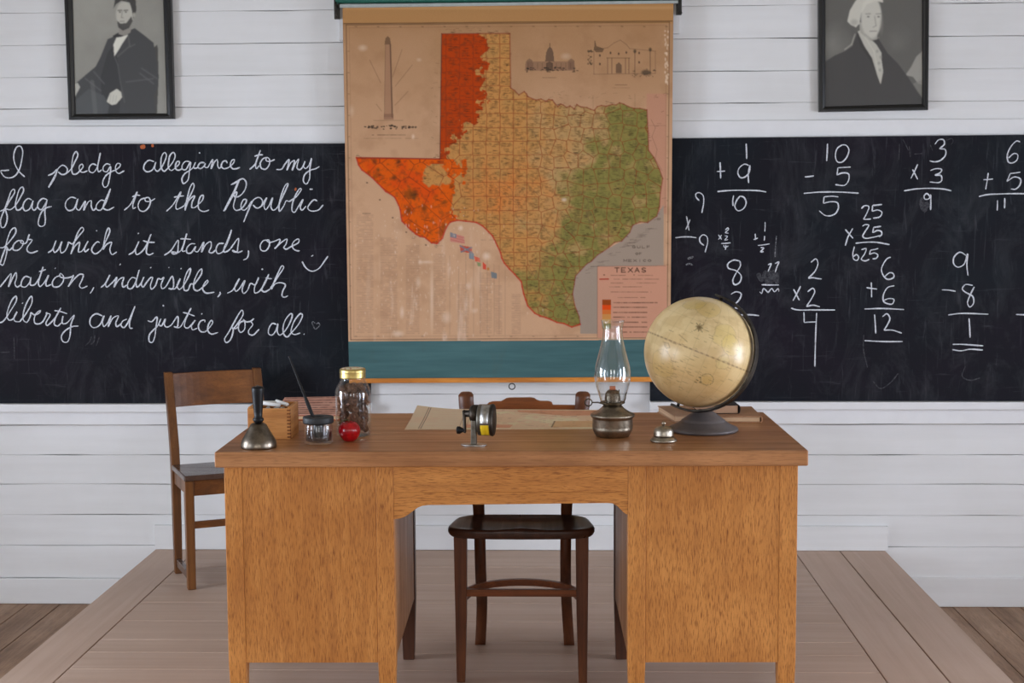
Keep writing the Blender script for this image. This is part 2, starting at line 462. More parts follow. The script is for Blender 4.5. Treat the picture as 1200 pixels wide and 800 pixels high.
def chalkboard(label, outline, ledge, led_ends):
    c0 = at(sum(p[0] for p in outline) / 4, outline[2][1], BY)
    root = thing('chalkboard', label, 'chalkboard', (c0.x, BY, c0.z))
    inv = Matrix.Translation((-c0.x, -BY, -c0.z))
    quad_slab(MB(), outline, BY, WY - 0.001).xf(inv).build('writing_surface', M_SLATE, root)
    (x0, x1), (y0, y1, y2) = led_ends, ledge
    m = quad_slab(MB(), [(x0, y0), (x1, y0), (x1, y1), (x0, y1)], BY - 0.028, WY - 0.0005).xf(inv)
    m.build('chalk_ledge', M_TRIM, root, 0.003)
    m = quad_slab(MB(), [(x0, y1 - 1), (x1, y1 - 1), (x1, y2), (x0, y2)], BY - 0.002, WY - 0.0005).xf(inv)
    m.build('apron_board', M_TRIM, root, 0.002)
    return root, inv
boardL, invL = chalkboard('long black chalkboard left of the map, with white cursive writing',
                          [(-160, 169), (434, 168), (434, 473), (-160, 474)], (473.5, 483, 497.5), (-160, 434))
boardR, invR = chalkboard('long black chalkboard right of the map, with white sums',
                          [(762, 162.5), (1330, 156.5), (1330, 470), (762, 471)], (471, 480, 496.5), (762, 1330))

def crom(p, step=1.2):
    """smooth curve through the points, resampled"""
    p = [np.array(q, float) for q in p]
    if len(p) == 2: p = [p[0], (p[0] + p[1]) / 2 + 0.15, p[1]]
    q = [2 * p[0] - p[1]] + p + [2 * p[-1] - p[-2]]
    out = []
    for i in range(1, len(q) - 2):
        a, b, c_, d = q[i - 1], q[i], q[i + 1], q[i + 2]
        # centripetal parametrisation keeps the loops of handwriting tidy
        t0 = 0; t1 = t0 + max(np.linalg.norm(b - a), 1e-4) ** 0.5
        t2 = t1 + max(np.linalg.norm(c_ - b), 1e-4) ** 0.5; t3 = t2 + max(np.linalg.norm(d - c_), 1e-4) ** 0.5
        n = max(2, int(np.linalg.norm(c_ - b) / step))
        for k in range(n):
            u = t1 + (t2 - t1) * k / n
            A1 = (t1 - u) / (t1 - t0) * a + (u - t0) / (t1 - t0) * b
            A2 = (t2 - u) / (t2 - t1) * b + (u - t1) / (t2 - t1) * c_
            A3 = (t3 - u) / (t3 - t2) * c_ + (u - t2) / (t3 - t2) * d
            B1 = (t2 - u) / (t2 - t0) * A1 + (u - t0) / (t2 - t0) * A2
            B2 = (t3 - u) / (t3 - t1) * A2 + (u - t1) / (t3 - t1) * A3
            out.append((t2 - u) / (t2 - t1) * B1 + (u - t1) / (t2 - t1) * B2)
    out.append(p[-1]); return out

rc = random.Random(7)
def stroke(mb_, pts, w=1.0):
    q = crom(pts); n = len(q); ph = rc.uniform(0, 6)
    b = len(mb_.v)
    for i, p in enumerate(q):
        tdir = q[min(i + 1, n - 1)] - q[max(i - 1, 0)]
        L = np.linalg.norm(tdir); tdir = tdir / L if L > 0 else np.array([1.0, 0])
        nn = np.array([-tdir[1], tdir[0]])
        ww = w * (0.9 + 0.16 * math.sin(i * 0.21 + ph) + rc.uniform(-0.10, 0.10))
        if i in (0, n - 1): ww *= 0.55
        a = p + nn * ww; c_ = p - nn * ww
        mb_.v += [tuple(at(a[0], a[1], BY - 0.0003)), tuple(at(p[0], p[1], BY - 0.0014)), tuple(at(c_[0], c_[1], BY - 0.0003))]
    for i in range(n - 1):
        o = b + 3 * i
        mb_.f += [(o, o + 1, o + 4, o + 3), (o + 1, o + 2, o + 5, o + 4)]; mb_.sm += [True, True]

def chalk(name, origin, scale, text, parent, inv, w=1.0, mat=None):
    """hand-traced strokes: 'x,y x,y / x,y ...' in an enlarged view whose corner is origin"""
    groups = text.split('/') if name in ('chalk_mark', 'orange_smudge') else [text]
    for g in groups:
        m = MB()
        for st in g.split('/'):
            pts = []
            for pr in st.split():
                x, y = pr.split(','); pts.append((origin[0] + float(x) / scale, origin[1] + float(y) / scale))
            stroke(m, pts, w)
        m.xf(inv).build(name, mat or M_CHALK, parent, recalc=False)

A, B, C_ = (0, 160), (140, 160), (260, 160)
D, E_, F_ = (0, 250), (130, 250), (260, 250)
GG, HH, I_ = (0, 320), (130, 320), (260, 320)
LW = [
 (A, '232,378 175,322 135,240 130,165 160,95 190,90 212,130 205,210 180,310 140,368 90,387 40,375 8,320 45,318 85,314'),
 (A, '450,365 495,345 540,305 500,390 455,475 480,440 520,370 545,300 590,268 630,300 620,345 580,355 545,330/'
     '620,350 670,300 700,240 730,170 715,140 690,170 675,250 672,310 685,350 715,350 750,320 780,280 770,258 745,275 748,320 775,335 820,320/'
     '905,270 870,255 838,285 838,325 870,338 905,300 940,155 915,300 925,330 955,310/'
     '1035,265 1000,255 968,285 970,320 1000,330 1035,280 1028,380 1005,465 980,475 962,440 985,375 1040,330 1080,315/'
     '1080,315 1120,285 1130,260 1105,250 1085,275 1085,320 1110,345 1165,320'),
 (B, '325,235 275,222 235,260 228,305 260,330 310,310 340,240 330,300 355,325 385,300 425,230 440,170 425,148 400,175 388,240 395,300 420,325 445,305 500,240 522,175 505,148 475,175 460,240 460,295 485,318 515,300 560,255 560,232 540,235 525,270 530,305 560,315 590,295/'
     '660,235 620,232 588,270 590,305 620,310 665,240 655,330 640,410 600,440 585,400 610,350 660,315 690,290 712,240 697,290 715,298 738,285/745,148 757,156/'
     '800,245 760,245 735,285 755,300 790,280 805,250 800,285 825,290 850,250 875,215 868,260 860,300 890,240 915,215 922,240 920,270 935,298 960,275/'
     '1010,250 1000,228 970,235 955,275 975,300 1020,290 1070,245 1078,215 1055,222 1040,265 1060,300 1090,302 1130,288'),
 (C_, '260,308 310,260 360,130 315,270 325,300 350,270/305,185 345,172 385,170/430,195 390,205 360,250 370,295 410,305 445,260 445,210 420,195 415,225 450,232 495,215'),
 (C_, '510,308 560,305 590,260 630,215 610,315 650,240 680,225 660,315 690,250 720,210 705,295 730,310 760,280 780,230 765,280 785,300 815,270 840,205 825,300 820,400 790,445 765,420 775,360 830,315 880,300 915,280'),
 (A, '0,700 40,680 90,600 138,520 132,492 110,505 80,580 45,680 18,740 5,790 15,850 38,850 62,800 68,750 55,680 95,685 140,650 190,570 222,500 210,472 185,490 160,560 145,650 160,688 185,685 215,655/'
     '300,595 265,580 230,610 215,660 235,695 275,680 310,600 300,670 320,690 355,655/'
     '440,590 400,580 360,620 355,665 385,685 430,620 442,590 420,700 425,780 415,830 385,842 360,825 365,770 395,700 440,665 485,655'),
 (A, '715,580 670,568 625,600 612,650 640,692 690,680 730,585 715,670 740,690 770,650 800,605 785,690 830,610 855,600 855,650 875,690 905,665/'
     '985,605 950,595 905,640 905,680 940,690 985,630 1035,490 980,620 970,670 1010,688 1070,660'),
 (B, '45,690 100,640 165,520 125,640 130,675 155,660/120,565 155,548 195,552/240,575 200,590 175,640 190,690 230,700 275,660 290,600 270,570 240,580 245,605 290,605 335,580'),
 (B, '440,700 500,640 575,520 530,640 535,680 570,670 610,645/510,568 555,560 605,555/'
     '610,645 670,540 700,460 690,435 665,470 635,580 615,690 650,600 700,555 705,560 680,620 680,665 705,665 735,640 780,590 785,550 765,555 740,620 745,680 790,702 840,688'),
 (C_, '95,450 130,432 165,412/150,425 110,520 62,610 15,700/165,408 120,520 72,610 24,698/85,452 140,420 200,395 228,430 215,500 160,560 120,565 115,535 140,520 125,580 110,660 130,690 175,680 225,620 230,590 205,590 180,640 185,680 210,690 245,660/'
      '245,660 282,605 240,710 205,800 250,690 300,590 350,570 380,600 370,650 330,670 290,640/'
      '370,655 420,575 395,650 410,685 440,650 475,575 460,660 480,690 510,675 580,540 620,440 600,450 560,540 535,660 540,700 580,650 605,600 630,610/'
      '630,610 700,560 745,490 735,485 690,550 660,640 660,700 680,710 720,650 760,590 735,665 750,690 790,650/822,492 852,492/'
      '895,605 865,592 825,630 805,670 830,695 900,690 950,640'),
 (D, '0,320 30,320 100,250 150,170 140,135 110,150 70,240 45,340 15,420 5,475 25,485 45,440 65,340 55,305 85,345 120,315/'
     '210,260 170,255 125,300 125,340 165,345 205,310 220,265 195,250 195,275 240,280 275,195 262,240 300,248 255,320 255,350 290,370 355,350'),
 (D, '450,368 490,340 525,255 500,330 510,365 545,340 580,265 565,330 575,370 610,350 640,280 640,270 680,290/'
     '680,290 740,210 785,150 770,130 735,170 695,280 665,380 700,310 745,270 740,320 735,360 765,355 825,260 790,335 800,358 835,330/900,160 912,162/'
     '935,275 915,265 870,310 860,350 890,378 940,350 1000,240 1030,160 1018,135 995,180 965,330/965,340 1000,290 1045,270 1030,340 1050,385 1095,360'),
 (E_, '165,388 215,355 262,262 230,340 240,385 275,370 320,320 375,195 340,300 335,375 360,388 400,370/254,184 260,191/300,255 345,268 410,272'),
 (E_, '500,392 560,350 630,250 630,310 620,370 580,378 570,362 630,365 655,350/655,350 680,290 710,190 685,290 670,355 700,350/650,238 700,238 750,242/'
      '790,285 750,285 710,330 715,370 750,370 795,310 785,350 810,360 870,270 850,360 890,290 935,265 940,310 920,360 945,370 985,340/'
      '1060,280 1010,285 985,340 1000,375 1040,365 1085,290 1130,155 1085,270 1060,330 1060,360 1090,355 1120,330/1120,330 1195,235 1190,310 1180,360 1150,357 1140,345 1190,365 1235,350/'
      '1288,345 1290,380 1275,420 1240,437'),
 (F_, '430,250 390,255 360,300 370,345 410,350 445,300 440,250 420,250 440,270 480,265 545,243 530,290 495,330 560,270 610,240 600,290 580,320 600,335 650,310 720,270 720,240 690,250 660,290 670,330 705,350 730,350'),
 (D, '0,690 40,640 105,565 80,685 120,600 150,555 155,600 140,660 160,690 200,665/280,600 240,590 205,630 200,680 235,690 275,650 290,600 285,670 320,670 370,600 405,500 385,560 360,660 375,685 405,660 455,580 430,650 435,680 480,665/'
     '365,545 400,535 430,525/515,511 521,517/570,580 520,600 490,650 500,685 550,685 590,640 595,590 565,562 560,590 610,605 680,590 690,580 665,635 640,685 700,610 750,570 780,575 770,620 745,680 765,700 820,680/880,690 865,720 845,750'),
 (E_, '-95,695 -55,660 -10,575 -50,660 -40,690 0,660 30,630 55,600 30,690 75,620 120,600 105,660 115,690 150,670/80,485 90,470/235,610 200,600 160,650 160,700 190,705 225,660 265,530 235,650 245,690 275,665 310,595 285,665 300,690 335,645 375,600 390,600 370,680 380,710 415,680 445,610 470,620/370,504 376,511/'
      '470,620 495,600 470,670 480,705 510,690 575,590 585,690 565,712 540,700 600,705 650,610 620,680 640,712 670,690 740,560 745,515 720,540 685,640 690,720 720,720 750,660 780,668/540,504 546,509/654,514 661,520/'
      '780,668 850,560 850,520 825,540 780,640 780,710 810,725 850,700 910,640 905,625 875,660 860,710 890,745 970,738/1020,735 1025,750 1000,785'),
 (F_, '50,748 100,720 165,610 120,690 130,730 160,710 215,630 190,720 205,750 240,720 265,660 275,655 310,670 345,600 305,700 310,745 345,735 400,660 440,570 395,660 375,720 400,735 450,710/410,605 470,612/370,524 386,520/'
      '450,710 520,600 580,500 565,490 535,540 465,710 500,660 560,650 595,670 570,730 565,775 590,785 620,770'),
 (GG, '0,465 30,450 100,350 155,250 150,215 120,240 75,340 65,400 85,440 120,430 160,360 130,420 140,450 185,455/208,278 214,284/'
      '185,455 250,370 300,270 295,215 260,260 220,370 220,440 250,460 285,400 290,370 320,390 370,370 380,350 345,370 320,430 330,470 365,475 400,455 440,370 430,375 470,385 430,470 440,490 475,465 530,400 570,325 520,420 510,480 540,495 575,465/510,350 570,360 630,380/'
      '590,400 585,470 620,470 695,395 665,480 655,590 630,645 590,640 575,595 610,540 680,500 735,495'),
 (GG, '960,400 900,380 850,420 845,480 875,510 930,490 975,400 960,460 975,500 1005,470 1040,400 1015,500 1060,420 1110,400 1085,470 1095,500 1140,470/1190,430 1150,450 1135,490 1160,510 1195,470 1265,310 1215,460 1220,515 1245,515'),
 (HH, '345,445 380,455 430,410 420,520 410,600 385,650 360,640 360,580 400,530 440,490 470,425 450,480 470,495 510,430 500,480 520,505 560,490 625,405 630,460 620,505 590,500 640,510 690,440 750,330 700,440 690,500 715,515 750,490 790,440 755,490 765,530 810,515/'
      '489,296 491,312/675,368 720,378 785,402/848,378 856,384/880,460 880,440 840,450 820,500 840,545 880,550 905,530 955,460 945,440 915,480 910,540 940,570 1005,555'),
 (I_, '105,525 150,470 200,380 190,345 160,380 110,470 60,560 25,620 40,650 75,630 100,570 105,520 90,510 130,520 152,500/205,445 165,470 155,520 175,555 210,530 215,460 200,435 225,455 270,450 300,425 275,455 290,480 250,540 255,570 290,580 350,525'),
 (I_, '510,480 475,470 440,520 440,570 470,580 510,530 525,475 520,550 540,580 575,560 640,460 660,390 650,378 600,430 575,500 580,570 610,598 650,560 730,460 755,390 740,378 690,430 655,510 650,555 680,575 735,560/768,568 774,573'),
]
for org, txt in LW:
    chalk('chalk_word', org, 8.0, txt, boardL, invL, 0.84)
chalk('chalk_smile', F_, 8.0, '752,450 780,500 820,535 860,540 910,515 960,450 995,400/838,402 856,390', boardL, invL, 0.85)
chalk('chalk_heart', I_, 8.0, '875,470 855,452 845,465 858,495 875,525 900,508 918,485 905,465 885,478', boardL, invL, 0.6, M_FAINT)
chalk('orange_smudge', B, 8.0, '195,102 215,96 242,92/298,82 322,82', boardL, invL, 2.4, M_ORANGE)
chalk('orange_smudge', C_, 8.0, '682,490 700,494', boardL, invL, 2.0, M_ORANGE)

J, KK, LL, MM, NN = (785, 155), (920, 155), (1050, 155), (785, 220), (840, 290)
OO, PP = (970, 230), (1000, 280)
RW = [
 (J, 8, '715,105 720,250/470,280 476,432/440,367 518,362/740,310 700,298 650,335 638,385 665,425 710,415 745,370 750,310 735,380 738,475/445,555 560,545 700,543 840,548 905,560/598,590 590,640 592,690/660,595 625,640 610,700 640,735 690,715 715,660 695,610 660,597'),
 (KK, 8, '398,105 390,270/540,115 490,150 472,220 490,275 530,280 580,230 598,160 570,120 535,118/615,325 560,328 495,332/495,332 485,400/485,400 540,380 595,390 595,450 560,495 470,490/185,418 270,408/175,572 330,560 520,560 690,570/500,605 440,598 365,605/365,605 358,665/358,665 430,650 490,660 500,710 460,770 380,780 320,735'),
 (LL, 7.473, '340,105 375,65 415,65 425,100 380,145/380,145 430,150 435,195 390,245 340,258 295,250/300,335 350,318 400,325 390,350 340,375/340,375 395,380 400,420 380,438 295,435/130,405 190,280/145,325 190,412/70,512 180,495 300,490 420,497 485,512/300,565 270,535 245,560 255,585 290,580 303,545 305,600 303,680'),
 (LL, 7.473, '1088,85 1060,75 1010,120 975,200 985,260 1020,268 1060,240 1065,195 1035,185 985,225/1090,348 1000,360/1000,360 970,430/970,430 1040,390 1090,410 1085,460 1045,498 1005,495/808,355 785,500/765,415 850,408/725,562 800,545 900,540 1000,537 1200,537/888,595 886,685/952,575 950,665'),
 (OO, 8, '315,115 345,88 385,95 370,150 335,215/335,215 405,212/510,75 420,85/420,85 415,140/415,140 470,128 508,150 490,190 425,205/325,280 350,265 385,270 350,330 328,375 350,392 430,382 495,365/500,280 430,290/430,290 420,340/420,340 470,320 503,330 505,360 480,380/165,310 238,395/235,300 190,380 165,462/260,440 350,430 450,430 580,452/'
         '250,470 235,540 245,590 275,600 290,570 270,545 240,565/315,500 360,490 345,540 315,590 350,605 390,590/475,488 400,505/400,505 390,545/390,545 440,530 470,550 455,580 420,585'),
 (NN, 6.667, '735,115 775,88 790,120 770,180 715,240/715,240 750,235 790,242 820,245/710,345 750,318 765,340 745,390 700,460/700,460 750,450 805,462/655,300 595,415/600,325 645,412/580,472 620,485 750,487 925,487/680,505 682,585/682,585 720,582 775,580/780,510 774,640 769,800 766,930'),
 (PP, 5.715, '251,122 230,128 205,160 188,205 205,250 232,270 270,256 268,232 245,225 206,255/120,290 122,390/88,325 160,335/275,312 230,325 200,380 205,420 260,435 272,405 240,398 205,410/75,468 200,465 340,472/142,505 150,632/195,520 225,500 245,530 230,570 205,610/205,610 260,610 325,630/75,680 200,686 330,686'),
 (PP, 5.715, '755,110 715,88 675,120 672,165 700,188 740,170 765,100 760,170 768,245/593,340 640,342 685,350/800,310 750,305 730,335 750,355 800,385 805,430 780,455 765,430 780,380 810,320/635,508 720,498 905,503/775,530 782,660/665,705 730,705 870,715/663,740 720,748 780,738 868,743'),
 (PP, 5.715, '1090,505 1200,507'),
 (NN, 6.667, '180,105 130,98 85,130 90,160 150,180 190,220 180,270 140,290 125,260 150,200 185,140 180,105/110,365 150,345 190,360 180,400 140,445/140,470 200,480/100,527 200,525 270,525 330,532'),
]
for org, sc, txt in RW:
    chalk('chalk_sum', org, sc, txt, boardR, invR, 0.84)
chalk('chalk_sum', MM, 8, '275,120 245,85 245,55 275,45 310,70 318,120 300,235/155,265 180,400/190,295 150,390/50,468 120,460 190,460 250,468/320,540 285,510 280,470 310,440 345,455 355,500 330,605', boardR, invR, 0.75)
chalk('chalk_sum', MM, 8, '520,395 545,375 550,390 520,420 550,425/455,440 485,485/485,440 455,485/515,450 540,455 515,490 545,485/480,522 570,515/505,535 510,555 550,545/525,535 520,580', boardR, invR, 0.7)
chalk('chalk_sum', MM, 8, '800,430 802,490/785,485 825,470/893,320 890,410/888,450 884,495/825,540 935,525/850,560 880,565 850,600 880,598', boardR, invR, 0.75)
chalk('chalk_mark', MM, 8, '1000,450 990,560 985,650', boardR, invR, 0.7, M_FAINT)
chalk('chalk_mark', MM, 8, '165,665 220,645/150,722 185,712 215,725', boardR, invR, 1.3, M_FAINT)
chalk('chalk_mark', NN, 6.667, '400,135 425,125 412,160 400,190/455,125 485,112 470,150 455,195/350,290 485,292/335,345 350,358 365,320 395,345 400,350 430,320 450,345 480,320 485,345', boardR, invR, 0.75)
chalk('chalk_smudge', NN, 6.667, '320,200 350,255 380,190 395,275 410,185 430,270 445,190 470,275 470,195', boardR, invR, 2.6, M_RUB)
chalk('chalk_smudge', LL, 7.473, '230,570 225,640 250,680 270,620 285,660', boardR, invR, 2.6, M_RUB)
chalk('chalk_mark', LL, 7.473, '30,100 25,240/60,60 110,160/115,120 125,215/160,190 230,185/300,110 320,160/440,70 490,55 500,80 480,110', boardR, invR, 0.6, M_RUB)
chalk('chalk_mark', GG, 8, '860,590 840,640 800,680/890,580 880,640 850,670/930,600 900,680/0,742 90,738/130,600 135,800', boardL, invL, 0.7, M_RUB)
chalk('chalk_mark', PP, 5.715, '70,640 68,740 95,860/300,900 250,960 180,1000 130,950/750,850 730,920 780,945 850,930', boardR, invR, 0.7, M_RUB)

# ------------------------------------------------------------------ printed surfaces: a small painter working in photograph pixels
class Painter:
    def __init__(s, x0, y0, x1, y1, k, base):
        s.x0, s.y0, s.k = x0, y0, k
        s.w, s.h = int((x1 - x0) * k) + 1, int((y1 - y0) * k) + 1
        s.X, s.Y = np.meshgrid(x0 + np.arange(s.w) / k, y0 + np.arange(s.h) / k)
        s.im = np.zeros((s.h, s.w, 3)); s.im[:] = [lin(v) for v in base]
    def win(s, bx0, by0, bx1, by1):
        a = max(0, int((bx0 - s.x0) * s.k) - 1); b = min(s.w, int((bx1 - s.x0) * s.k) + 2)
        c = max(0, int((by0 - s.y0) * s.k) - 1); d = min(s.h, int((by1 - s.y0) * s.k) + 2)
        return slice(c, max(c, d)), slice(a, max(a, b))
    def blend(s, sl, alpha, col):
        a = alpha[..., None]; s.im[sl] = s.im[sl] * (1 - a) + np.array([lin(v) for v in col]) * a
    def inside(s, poly, sl=None):
        X, Y = (s.X, s.Y) if sl is None else (s.X[sl], s.Y[sl])
        r = np.zeros(X.shape, bool); n = len(poly)
        for i in range(n):
            (xa, ya), (xb, yb) = poly[i], poly[(i + 1) % n]
            if ya == yb: continue
            c = ((ya > Y) != (yb > Y)) & (X < (xb - xa) * (Y - ya) / (yb - ya) + xa)
            r ^= c
        return r
    def poly(s, poly, col, a=1.0):
        xs = [p[0] for p in poly]; ys = [p[1] for p in poly]
        sl = s.win(min(xs), min(ys), max(xs), max(ys))
        s.blend(sl, s.inside(poly, sl) * a, col)
    def line(s, pts, w, col, a=1.0):
        for (xa, ya), (xb, yb) in zip(pts, pts[1:]):
            sl = s.win(min(xa, xb) - w, min(ya, yb) - w, max(xa, xb) + w, max(ya, yb) + w)
            X, Y = s.X[sl], s.Y[sl]
            dx, dy = xb - xa, yb - ya; L = dx * dx + dy * dy + 1e-9
            t_ = np.clip(((X - xa) * dx + (Y - ya) * dy) / L, 0, 1)
            d = np.hypot(X - xa - t_ * dx, Y - ya - t_ * dy)
            s.blend(sl, np.clip((w / 2 + 0.35 - d) / 0.7, 0, 1) * a, col)
    def spot(s, x, y, rx, ry, col, a=1.0, hard=0.5):
        sl = s.win(x - rx, y - ry, x + rx, y + ry)
        d = np.hypot((s.X[sl] - x) / rx, (s.Y[sl] - y) / ry)
        s.blend(sl, np.clip((1 - d) / (1 - hard + 1e-6), 0, 1) * a, col)
    def blur(s, r, mask=None):
        im = s.im.copy(); n = max(1, int(r * s.k))
        for _ in range(2):
            for ax in (0, 1):
                pad = [(0, 0)] * 3; pad[ax] = (n, n)
                q = np.cumsum(np.pad(im, pad, 'edge'), axis=ax)
                if ax == 0: im = np.concatenate([q[2 * n:2 * n + 1], q[2 * n + 1:] - q[:-2 * n - 1]], 0) / (2 * n + 1)
                else: im = np.concatenate([q[:, 2 * n:2 * n + 1], q[:, 2 * n + 1:] - q[:, :-2 * n - 1]], 1) / (2 * n + 1)
        s.im = im if mask is None else np.where(mask[..., None], im, s.im)
    def words(s, x0, x1, y, h, col, a, rnd, gap=0.3):   # a line of print too small to read
        x = x0
        while x < x1:
            w = rnd.uniform(1.2, 3.4)
            if rnd.random() > gap: s.line([(x, y), (min(x + w, x1), y)], h, col, a * rnd.uniform(0.5, 1))
            x += w + rnd.uniform(0.5, 1.0)
    def letters(s, text, x0, x1, y0, y1, w, col, a=1.0):
        F = {'T': [[(0, 0), (1, 0)], [(.5, 0), (.5, 1)]], 'E': [[(.9, 0), (0, 0), (0, 1), (.9, 1)], [(0, .5), (.7, .5)]],
             'X': [[(0, 0), (1, 1)], [(1, 0), (0, 1)]], 'A': [[(0, 1), (.5, 0), (1, 1)], [(.2, .65), (.8, .65)]],
             'S': [[(.9, .12), (.5, 0), (.1, .15), (.15, .42), (.8, .58), (.9, .85), (.5, 1), (.05, .88)]],
             'G': [[(.9, .15), (.5, 0), (.1, .25), (.1, .75), (.5, 1), (.9, .85), (.9, .55), (.6, .55)]],
             'U': [[(0, 0), (0, .8), (.5, 1), (.9, .8), (.9, 0)]], 'L': [[(0, 0), (0, 1), (.8, 1)]],
             'F': [[(.8, 0), (0, 0), (0, 1)], [(0, .5), (.6, .5)]], 'O': [[(.5, 0), (.05, .3), (.05, .7), (.5, 1), (.95, .7), (.95, .3), (.5, 0)]],
             'M': [[(0, 1), (0, 0), (.5, .7), (1, 0), (1, 1)]], 'I': [[(.5, 0), (.5, 1)]], 'C': [[(.9, .15), (.5, 0), (.1, .25), (.1, .75), (.5, 1), (.9, .85)]],
             'N': [[(0, 1), (0, 0), (.9, 1), (.9, 0)]], 'D': [[(0, 0), (0, 1), (.6, .9), (.9, .5), (.6, .1), (0, 0)]],
             'V': [[(0, 0), (.5, 1), (1, 0)]], 'R': [[(0, 1), (0, 0), (.8, .1), (.8, .4), (0, .5), (.9, 1)]]}
        n = len(text); st = (x1 - x0) / (n - 0.35); cw = st * 0.65
        for i, ch in enumerate(text):
            for pl in F.get(ch, []):
                s.line([(x0 + i * st + px * cw, y0 + py * (y1 - y0)) for px, py in pl], w, col, a)
    def sample(s, PX, PY):
        u = np.clip((PX - s.x0) * s.k, 0, s.w - 1.001); v = np.clip((PY - s.y0) * s.k, 0, s.h - 1.001)
        i, j = u.astype(int), v.astype(int); fu, fv = (u - i)[..., None], (v - j)[..., None]
        I = s.im
        return (I[j, i] * (1 - fu) * (1 - fv) + I[j, i + 1] * fu * (1 - fv) + I[j + 1, i] * (1 - fu) * fv + I[j + 1, i + 1] * fu * fv)

def fbm(X, Y, seed, f0=0.05, octs=4):
    r = np.random.RandomState(seed); out = np.zeros(X.shape); amp = 1.0; f = f0
    for _ in range(octs):
        N = 64; g = r.rand(N, N)
        u, v = X * f + r.rand() * 50, Y * f + r.rand() * 50
        i, j = np.floor(u).astype(int), np.floor(v).astype(int); fu, fv = u - i, v - j
        fu = fu * fu * (3 - 2 * fu); fv = fv * fv * (3 - 2 * fv)
        a = lambda p, q: g[q % N, p % N]
        out += amp * (a(i, j) * (1 - fu) * (1 - fv) + a(i + 1, j) * fu * (1 - fv) + a(i, j + 1) * (1 - fu) * fv + a(i + 1, j + 1) * fu * fv - 0.5)
        amp *= 0.5; f *= 2.1
    return out

def printed_sheet(name, corners, nx, ny, Yp, paint, mat, parent, inv, wave=0.0, thick=0.0006, gain=1.3):
    """a thin sheet of paper or cloth: front grid carrying the print, a back, and closed edges"""
    (ax, ay), (bx, by), (cx_, cy_), (dx, dy) = corners        # tl tr br bl in pixels
    u, v = np.meshgrid(np.linspace(0, 1, nx), np.linspace(0, 1, ny))
    PX = (ax * (1 - u) + bx * u) * (1 - v) + (dx * (1 - u) + cx_ * u) * v
    PY = (ay * (1 - u) + by * u) * (1 - v) + (dy * (1 - u) + cy_ * u) * v
    WX, WZ = atarr(PX, PY, Yp)
    dep = wave * (np.sin(u * 5.1 + 1.0) * 0.5 + np.sin(u * 9.3) * 0.35)        # gentle curl across the width only
    V = np.stack([WX, Yp + dep, WZ], -1).reshape(-1, 3)
    n = nx * ny
    Vb = V.copy(); Vb[:, 1] += thick
    idx = np.arange(n).reshape(ny, nx)
    q = np.stack([idx[:-1, :-1], idx[1:, :-1], idx[1:, 1:], idx[:-1, 1:]], -1).reshape(-1, 4)
    ring = np.concatenate([idx[0, :], idx[-1, :]])                             # back: one strip per column
    tb, bb_ = n + np.arange(nx), n + nx + np.arange(nx)
    edge = np.concatenate([np.stack([idx[0, :-1], idx[0, 1:], tb[1:], tb[:-1]], -1), np.stack([idx[-1, :-1], bb_[:-1], bb_[1:], idx[-1, 1:]], -1),
                           np.stack([tb[:-1], tb[1:], bb_[1:], bb_[:-1]], -1)], 0)
    sides = [idx[:, 0].tolist() + [int(bb_[0]), int(tb[0])], idx[::-1, -1].tolist() + [int(tb[-1]), int(bb_[-1])]]
    verts = np.concatenate([V, Vb[ring]], 0)
    M_ = np.array(inv); verts = verts @ M_[:3, :3].T + M_[:3, 3]
    faces = q.tolist() + edge.tolist() + sides
    me = bpy.data.meshes.new(name); me.from_pydata(verts.tolist(), [], faces)
    sm = np.zeros(len(faces), bool); sm[:len(q)] = True
    me.polygons.foreach_set('use_smooth', sm)
    col = np.ones((len(verts), 4)); c_ = np.clip(paint.sample(PX, PY) * gain, 0, 0.9)
    col[:n, :3] = c_.reshape(-1, 3); col[n:, :3] = c_.reshape(-1, 3)[ring]
    at_ = me.color_attributes.new('print', 'FLOAT_COLOR', 'POINT'); at_.data.foreach_set('color', col.astype(np.float32).ravel())
    me.update(); me.materials.append(mat)
    o = bpy.data.objects.new(name, me); COL.objects.link(o); o.parent = parent
    return o

